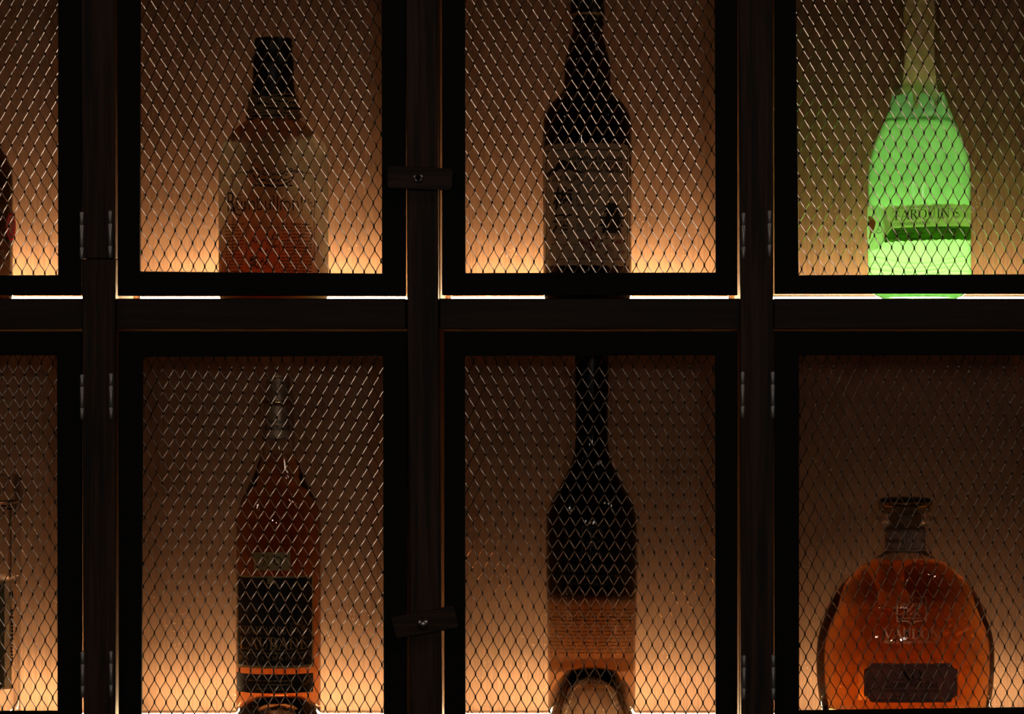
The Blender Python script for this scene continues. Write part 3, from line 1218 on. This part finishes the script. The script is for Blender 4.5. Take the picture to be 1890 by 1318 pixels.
b.lathe([q for q in B3.prof if q[1] < WZ(160, B3.yb)] + [(B3.prof[-1][0] * .9, B3.base_z + .0003), (0, B3.base_z + .0009)], B3.cxw, B3.yb, 72)
body3 = b.build('bottle_body', 'green_glass', B3.root, smooth=60, label='bright green translucent glass body')
b = MB()
lv = WZ(226, B3.yb)
ins = [(r - .0022, z) for r, z in B3.prof if z < lv]
b.lathe(ins + [(ins[-1][0] * .9, B3.base_z + .003), (0, B3.base_z + .003)], B3.cxw, B3.yb, 72)
b.build('liquid', 'green_liquid', B3.root, smooth=60)
b = MB()
b.tube([(B3.cxw + (B3.r_at(lv) - .0012) * math.sin(2 * PI * i / 64), B3.yb - (B3.r_at(lv) - .0012) * math.cos(2 * PI * i / 64), lv) for i in range(64)], .0008, 6, closed=True)
translucent('pale_green', (0.45, 0.7, 0.4), (0.8, 1.0, 0.75), mix=0.8, transp=0.5, tcol2=(0.9, 1.0, 0.9))
b.build('meniscus', 'pale_green', B3.root, smooth=60)
# emission for a disc added in the foot to light this bottle through
emit('added_glow', (1.0, 0.92, 0.66, 1), 26.0)
# wax with drips: lower edge is a row per angle
drips = [(-62, 174, 14), (-38, 172, 10), (-12, 206, 6), (8, 178, 10), (27, 200, 6), (45, 177, 9), (66, 208, 7), (88, 180, 12), (-90, 178, 12)]


def wax_edge(a):
    deg = (math.degrees(a) + 180) % 360 - 180
    row = 176 + 3 * math.sin(a * 5)
    for da, rw, wd in drips:
        d = abs((deg - da + 180) % 360 - 180)
        if rw > 185:
            row += (rw - row) * math.exp(-(d / wd) ** 4)
    return row


b = MB()
segs = 120
rows = [-42, -40, -20, 0, 13, 17, 20, 23, 26, 31, 36, 60, 90, 120, 145, 160]
ex = {-42: -3, 13: .6, 17: 2.2, 20: 1.0, 23: 2.8, 26: 2.8, 31: 1.6, 36: 1.2}
rings = []
for r in rows:
    ring = []
    z = WZ(r, B3.yb)
    R = B3.r_at(z) + .0010 + ex.get(r, 0) * .0003
    for i in range(segs):
        a = 2 * PI * i / segs
        ring.append(len(b.v))
        b.v.append((B3.cxw + R * math.sin(a), B3.yb - R * math.cos(a), z))
    rings.append(ring)
for t, th in ((.35, .0010), (.7, .0012), (.9, .0013), (.97, .0011), (1.0, .0004), (1.0, -.0002)):
    ring = []
    for i in range(segs):
        a = 2 * PI * i / segs
        row = lerp(160, wax_edge(a), t)
        z = WZ(row, B3.yb)
        R = B3.r_at(z) + th
        ring.append(len(b.v))
        b.v.append((B3.cxw + R * math.sin(a), B3.yb - R * math.cos(a), z))
    rings.append(ring)
for A_, B_ in zip(rings, rings[1:]):
    for i in range(segs):
        j = (i + 1) % segs
        b.f.append((A_[i], A_[j], B_[j], B_[i]))
b.f.append(tuple(reversed(rings[0])))
b.build('wax_neck', 'pale_wax', B3.root, smooth=60, label='pale tan sealing wax running down in drips')
# embossed waves near the foot
b = MB()
for k in range(6):
    pts = []
    for i in range(60):
        px = 1606 + 182 * i / 59
        py = 478 + k * 9 + 8 * math.sin((px - 1640) / 34 + k * .25) * (1 - k * .1)
        pts.append(B3.surf(px, py, .0001))
    b.tube(pts, .0005, 6)
b.build('embossed_waves', 'pale_green', B3.root, smooth=60)
wv = lambda y, s: (lambda x: y + s * (x - 1640) + 1.2 * math.sin(x * .55))
lab3 = B3.decal('label', [patch(1632, 1791.0, wv(380, -.035), wv(446, -.035), 60, 8)], 'green_label', B3.root, .0005,
                label='pale wavy-edged paper label sloping upwards')
B3.decal('green_band', [patch(1634, 1791.0, lambda x: 421 - .035 * (x - 1640) if x > 1646 else 421 + (1646 - x) * 1.4, wv(446, -.035), 60, 4)],
         'dark_green_band', lab3, .0007)
tag_px = [(1604, 378), (1612, 376), (1622, 378), (1632, 384), (1640, 400), (1643, 420), (1636, 440), (1622, 458), (1612, 461), (1605, 455), (1603, 430), (1603, 400)]
c = (1620, 418)
pv = [c] + tag_px
B3.decal('label_end', [([(lerp(c[0], p[0], t), lerp(c[1], p[1], t)) for t in (0.0, .5, 1.0) for p in tag_px],
                        [(k * 12 + i, k * 12 + (i + 1) % 12, (k + 1) * 12 + (i + 1) % 12, (k + 1) * 12 + i) for k in range(2) for i in range(12)])],
         'white_label', lab3, .0014, label='lighter overlapping end of the label')
simple('print_orange', (0.70, 0.28, 0.05), 0.6)
B3.decal('orange_figure', [([(1606, 395), (1614, 398), (1620, 408), (1617, 420), (1612, 428), (1609, 440), (1607, 437), (1610, 424), (1607, 410)],
                            [(0, 1, 2, 8), (2, 3, 7, 8), (3, 4, 6, 7), (4, 5, 6)])], 'print_orange', lab3, .0019)
P = serif("TARQUIN'S", 1648, 1770, 406, 17, .13, .05, .07, -.05)
B3.decal('lettering', P, 'print_brown', lab3, .0009)
P = typeset('CORNISH PASTIS', 1651, 1716, 416.5, 5.6, slope=-.035)
P += typeset('CRAFTED AT OUR WILD CORNISH DISTILLERY', 1648, 1750, 386, 3.8, slope=-.035)
P += words(1650, 1670, 426, 2.0, BR)
P += typeset('Aromatic Seas', 1652, 1708, 434.5, 6.5, .3, slope=-.035)
P += words(1732, 1760, 421, 1.8, BR)
P += typeset('Tarquin', 1738, 1764, 432, 6.5, .3, slope=-.035)
P += typeset('03', 1771, 1778, 428, 4.6)
P += words(1650, 1742, 440, 1.6, BR, 5, 9)
P.append(ribbon(curl(1624, 424, 6, 0, 1.0), 1.0))
B3.decal('small_print', P, 'print_brown', lab3, .0016)

# ============ 4. amber armagnac bottle with black label
glass('clear_glass', (1, 1, 1), 0.0, 1.47)
glass('armagnac', (1, 1, 1), 0.0, 1.36, (0.80, 0.50, 0.14), 62.0)
simple('black_label', (0.006, 0.005, 0.005), 0.55)
simple('gold_label', (0.50, 0.38, 0.16), 0.5, 0.2)
simple('gold_foil', (0.66, 0.48, 0.32), 0.42, 0.5, noise=0.2)
simple('bright_gold', (0.95, 0.66, 0.28), 0.18, 1.0)
pr = [(31, 808), (31.5, 812), (31.5, 822), (33, 840), (37, 852), (44, 870), (49, 884), (55, 896), (62, 910), (67, 920), (72, 934), (75.5, 946), (77.5, 962), (78, 985), (78, 1060), (78, 1200), (78, 1300), (77.5, 1325)]
B4 = Bottle('armagnac_bottle', 514, 0.060, pr, 2, 'tall amber bottle with black label, small gold label and gilt stopper')
B4.prof = smoothprof(B4.prof, 3)
out, inn = glass_shell(B4, B4.prof, .0026, .006, punt=.020)
b = MB()
b.lathe(out + inn, B4.cxw, B4.yb, 72, closed=True)
b.build('bottle_glass', 'clear_glass', B4.root, smooth=50)
b = MB()
b.lathe(fill_profile(inn, WZ(838, .060), .0004), B4.cxw, B4.yb, 72)
b.build('liquid', 'armagnac', B4.root, smooth=50, label='reddish amber spirit')
m_ = PXM(.06)
b = MB()
b.lathe([(0, WZ(747, .06))] + [(h * m_, WZ(r, .06)) for h, r in ((26, 747), (28.5, 749), (29.5, 800), (31, 807), (31, 811), (0, 811))], B4.cxw, B4.yb, 48)
col4 = b.build('foil_collar', 'gold_foil', B4.root, smooth=40)
b = MB()
b.lathe([(0, WZ(739, .06))] + [(h * m_, WZ(r, .06)) for h, r in ((27, 739), (31, 739.5), (31.8, 742), (31, 745.5), (26, 747.5), (0, 747.5))], B4.cxw, B4.yb, 48)
b.build('collar_ring', 'bright_gold', B4.root, smooth=50)
b = MB()
b.lathe([(0, WZ(692, .06))] + [(h * m_, WZ(r, .06)) for h, r in ((25, 692), (27, 693), (27, 697), (22, 699), (21.5, 716), (26, 717.5), (26, 720), (25, 722), (26.5, 737), (26.5, 739.5), (0, 739.5))], B4.cxw, B4.yb, 48)
b.build('stopper', 'gold_foil', B4.root, smooth=40)
svp = B4.prof
B4.prof = [(29.5 * m_, WZ(740, .06)), (29.5 * m_, WZ(812, .06))]
B4.decal('collar_lettering', serif('CHATEAU DE', 494, 532, 781, 5, .2, .09) + serif('LAUBADE', 490, 536, 794, 9, .17, .07), 'print_brown', col4, .0005)
B4.prof = svp
lx = B4.decal('gold_tag', [patch(469, 536, 1019.5, 1053, 20, 4)], 'gold_label', B4.root, .0005, label='small gold label')
B4.decal('lettering', serif('X', 484, 497, 1043, 15, .16, .06) + [ribbon(arc(512.5, 1035.5, 6.8, 7, 0, 360, 28), 1.9)] + [ribbon([(476, 1048), (533, 1048)], .7)],
         'print_black', lx, .0009)
gl = B4.decal('label', [patch(438, 578, 1063.5, 1234, 40, 10)], 'gold_label', B4.root, .0004, label='gilt edged black paper label')
B4.decal('black_field', [patch(440.5, 574.5, 1067, 1229, 40, 10)], 'black_label', gl, .0007)
B4.decal('gold_notch', [patch(494, 507, 1064, 1078, 6, 2)], 'gold_label', gl, .0010)
P = serif('CHATEAU DE', 444, 528, 1170, 13, .12, .05) + serif('LAUBADE', 444, 566, 1199, 22, .13, .05)
P += [ribbon(densify([(446, 1206), (566, 1206)], 6), .8)]
P += serif('BAS ARMAGNAC', 444, 566, 1219, 7, .13, .06, .5)
for k in range(10):
    P.append(ribbon(curl(550 + 12 * math.cos(k * 1.9), 1159 + 8 * math.sin(k * 2.7), 5, k, 1.0), 1.0))
B4.decal('lettering', P, 'print_gold', gl, .0011)
bl = B4.decal('foot_label', [patch(437.5, 577.5, 1245, 1280, 40, 4)], 'black_label', B4.root, .0004, label='narrow black label with small gold print')
P = words(460, 545, 1257, 2.4, BR, 5, 9) + words(472, 540, 1264, 2.2, BR, 5, 9) + typeset('PRODUCT OF FRANCE', 474, 524, 1274.5, 4)
P += [ribbon([(442, 1272), (468, 1273)], .6), ribbon([(528, 1273.5), (572, 1272)], .6)]
for k in range(5):
    P.append(ribbon(curl(564 + 4 * math.cos(k * 2), 1260 + 4 * math.sin(k * 2), 3, k, .8), .8))
B4.decal('lettering', P, 'print_gold', bl, .0009)

# ============ 5. tall brandy bottle, black lacquer fading to clear glass


def fade_glass(name, za, zb):
    """clear glass lacquered black down to a fading edge between za (black) and zb (clear)"""
    m, nt, b_ = nodes_of(name)
    setp(b_, roughness=0.0)
    b_.inputs['IOR'].default_value = 1.47
    b_.inputs['Transmission Weight'].default_value = 1.0
    k = nt.nodes.new('ShaderNodeBsdfPrincipled')
    setp(k, base_color=(0.003, 0.0025, 0.0025), roughness=0.08)
    geo = nt.nodes.new('ShaderNodeNewGeometry')
    sx = nt.nodes.new('ShaderNodeSeparateXYZ')
    nt.links.new(geo.outputs['Position'], sx.inputs[0])
    mr = nt.nodes.new('ShaderNodeMapRange')
    mr.interpolation_type = 'SMOOTHSTEP'
    mr.inputs[1].default_value = zb
    mr.inputs[2].default_value = za
    nt.links.new(sx.outputs['Z'], mr.inputs[0])
    ms = nt.nodes.new('ShaderNodeMixShader')
    nt.links.new(mr.outputs[0], ms.inputs[0])
    nt.links.new(b_.outputs[0], ms.inputs[1])
    nt.links.new(k.outputs[0], ms.inputs[2])
    nt.links.new(ms.outputs[0], nt.nodes['Material Output'].inputs['Surface'])
    MATS[name] = m


pr = [(29, 636), (30.5, 640), (30, 660), (30, 760), (30.2, 800), (31, 822), (34.5, 845), (41, 862), (52, 884), (60, 899), (73, 921), (80.5, 942), (83.5, 960), (84, 985), (84, 1060), (83, 1110), (81.5, 1200), (80.5, 1300), (80, 1325)]
B5 = Bottle('brandy_bottle', 1092, 0.060, pr, 2, 'tall bottle lacquered black above, fading to clear amber foot')
fade_glass('fade_glass', WZ(1072, .06), WZ(1118, .06))
B5.prof = smoothprof(B5.prof, 3)
out, inn = glass_shell(B5, B5.prof, .0028, .0032, punt=.047, kp=1.02)
b = MB()
b.lathe(out + inn, B5.cxw, B5.yb, 80, closed=True)
b.build('bottle_glass', 'fade_glass', B5.root, smooth=50)
glass('brandy', (1, 1, 1), 0.0, 1.36, (0.86, 0.52, 0.10), 28.0)
b = MB()
b.lathe(fill_profile(inn, WZ(1010, .06), .0004), B5.cxw, B5.yb, 80)
b.build('liquid', 'brandy', B5.root, smooth=50, label='golden amber brandy')
b = MB()
m_ = PXM(.06)
b.lathe([(0, WZ(622, .06))] + [(h * m_, WZ(r, .06)) for h, r in ((28, 622), (30.5, 624), (31, 640), (31, 740), (30.6, 742))], B5.cxw, B5.yb, 48)
b.build('capsule', 'black_cap', B5.root, smooth=40)
P = serif('ISABEL REGINA', 1024, 1157, 1055, 12, .16, .06)
P += typeset('PEDRO XIMENEZ CASK FINISH', 1035, 1146, 1067.5, 6.2)
P += [ribbon([(1075, 1073), (1113, 1073)], .7)]
P += typeset('SINGULAR BRANDY', 1053, 1127, 1081, 6.0)
P += [ribbon(densify([(1075, 974), (1075, 1028)], 8), 2.6), ribbon(densify([(1090, 978), (1090, 1035)], 8), 2.0),
      ribbon([(1075, 974), (1098, 974)] + arc(1098, 988, 15, 14, -90, 90, 12) + [(1082, 1002)], 2.0),
      ribbon(densify([(1090, 1002), (1110, 1027)], 8), 3.4), ribbon(densify([(1072, 968), (1105, 998)], 8), 1.6), ribbon(densify([(1120, 966), (1092, 990)], 8), 1.6)]
B5.decal('lettering', P, 'print_dim', B5.root, .0005, label='dull grey monogram and lettering')
translucent('back_paper', (0.60, 0.34, 0.14), (0.72, 0.42, 0.18), mix=0.5)
bk = B5.decal('back_label', [patch(1040, 1160, 1212, 1236, 24, 3)], 'back_paper', B5.root, .0005, back=True)
P = []
for k in range(13):
    P += words(1046, 1156, 1122 + k * 6.6, 2.6 if k in (2, 3) else 1.7, BR, 3, 9, 1.6)
B5.decal('back_print', P, 'print_brown', B5.root, .0006, back=True)

# ============ 6. wide cognac decanter with stopper
pr = [(38, 948), (49, 951), (52, 956), (51, 961), (44, 966), (37.5, 971), (36.5, 976), (36.5, 1010), (40, 1019), (49, 1026), (62, 1033), (76, 1041), (99, 1060), (119, 1080),
      (137, 1110), (150, 1140), (160, 1170), (164, 1200), (164, 1240), (160.5, 1280), (154, 1310), (148, 1326)]
YB6 = 0.062
B6 = Bottle('cognac_decanter', 1671, YB6, pr, 2, 'wide amber cognac decanter with dark topped gold stopper')
B6.flatf = neck_flat(WZ(1015, YB6), WZ(1120, YB6), .50)
B6.prof = smoothprof(B6.prof, 3)
glass('cognac', (1, 1, 1), 0.0, 1.36, (0.85, 0.57, 0.16), 84.0)
out, inn = glass_shell(B6, B6.prof, .0032, .011)
b = MB()
b.lathe(out + inn, B6.cxw, B6.yb, 88, flat=B6.flatf, closed=True)
b.build('bottle_glass', 'clear_glass', B6.root, smooth=50)
b = MB()
b.lathe(fill_profile(inn, WZ(1033.5, YB6), .0004), B6.cxw, B6.yb, 88, flat=B6.flatf)
b.build('liquid', 'cognac', B6.root, smooth=50, label='deep orange cognac')
m_ = PXM(YB6)
b = MB()
b.lathe([(0, WZ(934, YB6))] + [(h * m_, WZ(r, YB6)) for h, r in ((50, 934), (49, 940), (44, 946), (31, 948.5), (30, 985), (28, 988), (0, 988))], B6.cxw, B6.yb, 48)
translucent('gold_plastic', (0.80, 0.50, 0.18), (1.0, 0.75, 0.35), mix=0.55, gloss=1.0, rough=0.15, transp=0.2)
b.build('stopper_plug', 'gold_plastic', B6.root, smooth=40)
simple('cork', (0.50, 0.20, 0.08), 0.8, noise=0.3)
b = MB()
b.lathe([(0, WZ(937, YB6))] + [(h * m_, WZ(r, YB6)) for h, r in ((20, 937), (20, 952), (23, 953), (23, 980), (0, 980))], B6.cxw, B6.yb, 32)
b.build('cork', 'cork', B6.root, smooth=40)
b = MB()
b.lathe([(46 * m_, WZ(925, YB6))] + [(h * m_, WZ(r, YB6)) for h, r in ((51, 926), (53, 928), (53, 932), (51.5, 934), (0, 934))], B6.cxw, B6.yb, 56)
b.build('stopper_band', 'bright_gold', B6.root, smooth=40)
b = MB()
b.lathe([(0, WZ(917, YB6))] + [(h * m_, WZ(r, YB6)) for h, r in ((28, 917.5), (42, 919), (48, 922), (50, 925.5), (0, 926))], B6.cxw, B6.yb, 56)
b.build('stopper_top', 'black_cap', B6.root, smooth=50)
translucent('neck_paper', (0.90, 0.68, 0.58), (0.95, 0.72, 0.58), mix=0.5)
b = MB()
b.lathe([(37.3 * m_, WZ(977, YB6)), (37.3 * m_, WZ(1017, YB6))], B6.cxw, B6.yb, 48)
nl = b.build('neck_label', 'neck_paper', B6.root, smooth=60, label='pale pink paper band round the neck')
P = [ribbon(densify([(1636, 981), (1706, 981)], 4), 1.0), ribbon(densify([(1636, 1013), (1706, 1013)], 4), 1.0), ribbon(arc(1678, 997, 11, 13, 0, 360, 24), .8)]
P += serif('VAUDON', 1637, 1660, 1003, 8, .16, .07) + serif('VA', 1699, 1706, 1003, 8, .16, .07)
P += [ribbon(densify([(1673, 990), (1684, 990), (1684, 1002), (1678.5, 1005), (1673, 1002), (1673, 990)], 4), .8)]
B6.decal('lettering', P, 'print_brown', nl, .0009)
# front label with notched corners
translucent('grey_label', (0.42, 0.27, 0.25), (0.50, 0.28, 0.24), mix=0.3)
x0, x1, y0, y1, nn = 1595, 1767, 1224.5, 1297, 11


def notch(x, sgn, y):
    d = min(x - x0, x1 - x)
    return y + sgn * (math.sqrt(max(0, nn * nn - d * d)) if d < nn else 0)


fl = B6.decal('label', [patch(x0, x1, lambda x: notch(x, 1, y0), lambda x: notch(x, -1, y1) + .7 * math.sin(x * .8), 70, 6)], 'grey_label', B6.root, .0006,
              label='grey label with scooped corners')
P = serif('XO', 1663, 1700, 1255, 20, .15, .05)
P += typeset('Cognac Fins Bois', 1632, 1731, 1272.5, 16, .35)
P += typeset('APPELLATION COGNAC CONTROLEE', 1634, 1729, 1277.5, 4.2) + [ribbon([(1671, 1281), (1678, 1281)], 1.6), ribbon([(1686, 1281), (1693, 1281)], 1.6)]
P += typeset('PRODUCT OF FRANCE', 1655, 1708, 1289, 4.2)
P += [ribbon(densify([(1608, 1229.5), (1755, 1229.5)], 6), .7), ribbon(densify([(1608, 1292), (1755, 1292)], 6), .7), ribbon(arc(1612, 1252, 18, 20, 0, 360, 24), .8)]
B6.decal('lettering', P, 'print_black', fl, .0011)
# shield emblem and gilt name on the glass
sh = [(1656, 1103), (1660, 1101), (1672, 1104), (1679, 1101), (1682.5, 1096), (1686, 1101), (1693, 1104), (1705, 1102), (1709, 1103), (1709, 1147), (1700, 1146), (1690, 1147), (1682.5, 1151.5), (1675, 1147), (1665, 1146), (1656, 1148), (1656, 1103)]
P = [ribbon(densify(sh, 4), 2.8)]
P += [ribbon(curl(1667, 1117, 4.5, 2.5, 1.0), 1.6), ribbon([(1671, 1113), (1674, 1120), (1677, 1128), (1687, 1113)], 1.8), ribbon([(1674, 1121), (1668, 1131), (1660, 1135)], 1.4),
      ribbon(curl(1687, 1117, 4.0, 2.0, 1.0), 1.4), ribbon([(1691, 1113), (1693, 1120)], 1.6), ribbon([(1697, 1112), (1696, 1119)], 1.8), ribbon([(1703, 1113), (1696, 1124)], 1.8),
      ribbon([(1680, 1135), (1692, 1122), (1686, 1136), (1697, 1122), (1692, 1132), (1697, 1137), (1699, 1133)], 1.8), ribbon([(1675, 1128), (1674, 1135)], 1.8),
      ribbon(densify([(1665, 1141), (1675, 1142), (1682.5, 1140), (1690, 1142), (1700, 1140)], 4), 1.2), ribbon(densify([(1674, 1109), (1683, 1105), (1691, 1109)], 3), 1.4)]
P += serif('VAUDON', 1632, 1734, 1178.5, 17, .17, .06, .03)
P += typeset('Maison St. Georges - 1870 Extra Old', 1632, 1735, 1190, 8.5, .4, .01)
B6.decal('gilt_lettering', P, 'print_copper', B6.root, .0005, label='copper coloured shield emblem and name')
# back label seen through the spirit
translucent('parchment', (0.90, 0.72, 0.48), (1.0, 0.92, 0.74), mix=0.95)
bp_ = B6.decal('back_label', [patch(1594, 1730, 1128, 1285, 24, 8)], 'parchment', B6.root, .0006, back=True, label='speckled parchment back label')
blob = [(1651 + 27 * math.cos(a) * (1 + .12 * math.sin(3 * a + 1)), 1092 + 33 * math.sin(a) * (1 + .08 * math.sin(2 * a))) for a in [2 * PI * i / 22 for i in range(22)]]
B6.decal('back_medallion', [([(1651, 1092)] + blob, [(0, 1 + i, 1 + (i + 1) % 22) for i in range(22)])], 'parchment', bp_, .0006, back=True)
P = []
for k in range(26):
    x, y = BR.uniform(1598, 1726), BR.uniform(1132, 1222)
    P.append(ribbon(arc(x, y, BR.uniform(.8, 2.6), BR.uniform(.8, 2.0), 0, 300, 7), BR.uniform(1, 2.4)))
B6.decal('back_specks', P, 'print_black', bp_, .0008, back=True)

# ============ 7. dark bottle cut by the left edge, red and white sticker
glass('olive_glass', (1, 1, 1), 0.02, 1.45, (0.34, 0.20, 0.06), 95.0)
pr = [(28, -30), (29, 60), (30, 180), (36, 220), (50, 250), (66, 278), (77, 300), (82, 320), (83, 345), (83, 420), (83, 545)]
B7 = Bottle('dark_bottle', -60, 0.062, pr, 1, 'dark olive bottle with red and white sticker, upper row at left edge')
B7.prof = smoothprof(B7.prof, 4)
b = MB()
b.lathe([(0, B7.prof[0][1])] + B7.prof + [(B7.prof[-1][0] * .96, B7.base_z + .0003), (0, B7.base_z + .0003)], B7.cxw, B7.yb, 56)
b.build('bottle_body', 'olive_glass', B7.root, smooth=50)
translucent('red_paper', (0.75, 0.06, 0.07), (0.9, 0.10, 0.10), mix=0.3)
b = MB()
# the sticker stands a little off the side of the glass, seen nearly edge on
c0 = Vector((WX(21, .05), .048, WZ(419, .05)))
dx, dz = .0046, .0118
nrm = Vector((.55, -.83, 0))
tg = Vector((.83, .55, 0))


def ell(sc):
    return [c0 + tg * (dx * 1.0 * sc * math.cos(a)) + Vector((0, 0, 1)) * (dz * sc * math.sin(a)) for a in [2 * PI * i / 36 for i in range(36)]]


b.add([c0] + ell(1.0), [(0, 1 + i, 1 + (i + 1) % 36) for i in range(36)])
b.add([p + nrm * -.0003 for p in [c0] + ell(1.0)], [(0, 1 + (i + 1) % 36, 1 + i) for i in range(36)])
st = b.build('sticker', 'red_paper', B7.root, label='red oval sticker with white centre')
b = MB()
for s0, s1 in ((.86, .66), (.56, .0)):
    o_, i_ = ell(s0), ell(s1)
    n = 36
    b.add([p + nrm * .0003 for p in o_ + i_], [(k, (k + 1) % n, n + (k + 1) % n, n + k) for k in range(n)])
b.build('sticker_ring', 'white_label', st)

# ============ 8. clear bottle cut by the left edge, crystal stopper
m_ = PXM(.062)


def rounded_column(b, hx, hy, r, za, zb, cx, cy, inset=0.0):
    """square column with rounded corners"""
    def ring(k, z):
        pts = []
        for sx, sy, a0 in ((1, 1, 0), (-1, 1, 90), (-1, -1, 180), (1, -1, 270)):
            for t in range(7):
                a = math.radians(a0 + 90 * t / 6)
                pts.append((cx + sx * (hx * k - r * k) + r * k * math.cos(a), cy + sy * (hy * k - r * k) + r * k * math.sin(a), z))
        return pts
    prof = [(1 - inset, zb), (1.0, zb + .0016), (1.0, za - .0016), (1 - inset, za)]
    o = len(b.v)
    for k, z in prof:
        b.v += ring(k, z)
    n = 28
    for q in range(len(prof) - 1):
        for i in range(n):
            j = (i + 1) % n
            b.f.append((o + q * n + i, o + q * n + j, o + (q + 1) * n + j, o + (q + 1) * n + i))
    b.f.append(tuple(reversed([o + i for i in range(n)])))
    b.f.append(tuple(o + (len(prof) - 1) * n + i for i in range(n)))


B8r = thing('clear_bottle', (WX(-42, .062), .062, WZ(1352)), 'clear glass bottle with crystal stopper, lower row at left edge', 'bottle')
cx8 = WX(-42, .062)
b = MB()
rounded_column(b, 72 * m_, .033, .010, WZ(930, .062), WZ(1352) + .0003, cx8, .062, .04)
inner = MB()
rounded_column(b, 66 * m_, .030, .008, WZ(936, .062), WZ(1352) + .009, cx8, .062, .04)
nf = len(b.f) // 2
b.f = b.f[:nf] + [tuple(reversed(q)) for q in b.f[nf:]]
b.build('bottle_glass', 'clear_glass', B8r, smooth=35)
glass('clear_spirit', (1, 1, 1), 0.0, 1.36, (0.95, 0.92, 0.85), 3.0)
b = MB()
rounded_column(b, 66.5 * m_, .0303, .008, WZ(1062, .062), WZ(1352) + .0088, cx8, .062, .04)
b.build('liquid', 'clear_spirit', B8r, smooth=35)
b = MB()
rounded_column(b, 75 * m_, .034, .012, WZ(873, .062), WZ(928, .062), cx8, .062, .10)
b.build('stopper', 'clear_glass', B8r, smooth=35)
b = MB()
lw = 73.5 * m_
yf = .062 - .0337
b.add([(cx8 - lw, yf, WZ(1073, .03)), (cx8 + lw - .004, yf, WZ(1073, .03)), (cx8 + lw - .004, yf, WZ(1272, .03)), (cx8 - lw, yf, WZ(1272, .03))], [(0, 1, 2, 3)])
b.add([(cx8 + lw - .004, yf, WZ(1073, .03)), (cx8 + lw - .001, yf + .002, WZ(1072, .03)), (cx8 + lw + .0002, yf + .006, WZ(1071, .03)),
       (cx8 + lw + .0002, yf + .006, WZ(1272, .03)), (cx8 + lw - .001, yf + .002, WZ(1272, .03)), (cx8 + lw - .004, yf, WZ(1272, .03))], [(0, 1, 4, 5), (1, 2, 3, 4)])
translucent('cream_label', (0.80, 0.62, 0.42), (0.9, 0.65, 0.38), mix=0.45)
l8 = b.build('label', 'cream_label', B8r, label='cream label wrapped round the bottle edge')
b = MB()
b.box(cx8 - lw + .004, WX(9, .03), yf - .0004, yf - .0001, WZ(1268, .03), WZ(1080, .03))
simple('olive_print', (0.22, 0.17, 0.07), 0.6)
b.build('label_panel', 'olive_print', l8)
b = MB()
T = words(0, 100, -3, 4.5, BR, 2.5, 5, 2.2) + words(0, 100, -5.5, 1.5, BR, 2, 4, 3.0)
for vs_, fs in T:
    b.add([(WX(26 + (y), .03), yf - .0005, WZ(1222 - x, .03)) for x, y in vs_], fs)
T = typeset('I', 0, 14, 0, 2.6)
for vs_, fs in T:
    b.add([(WX(25 + (y), .03), yf - .0005, WZ(1105 - x, .03)) for x, y in vs_], fs)
b.build('lettering', 'print_black', l8)

# glowing disc added inside the foot to make the green bottle shine
b = MB()
b.lathe([(0, B3.base_z + .0022), (.026, B3.base_z + .0022)], B3.cxw, B3.yb, 32)
b.build('added_glow_disc', 'added_glow', B3.root, label='added glowing disc in the foot of the bottle')
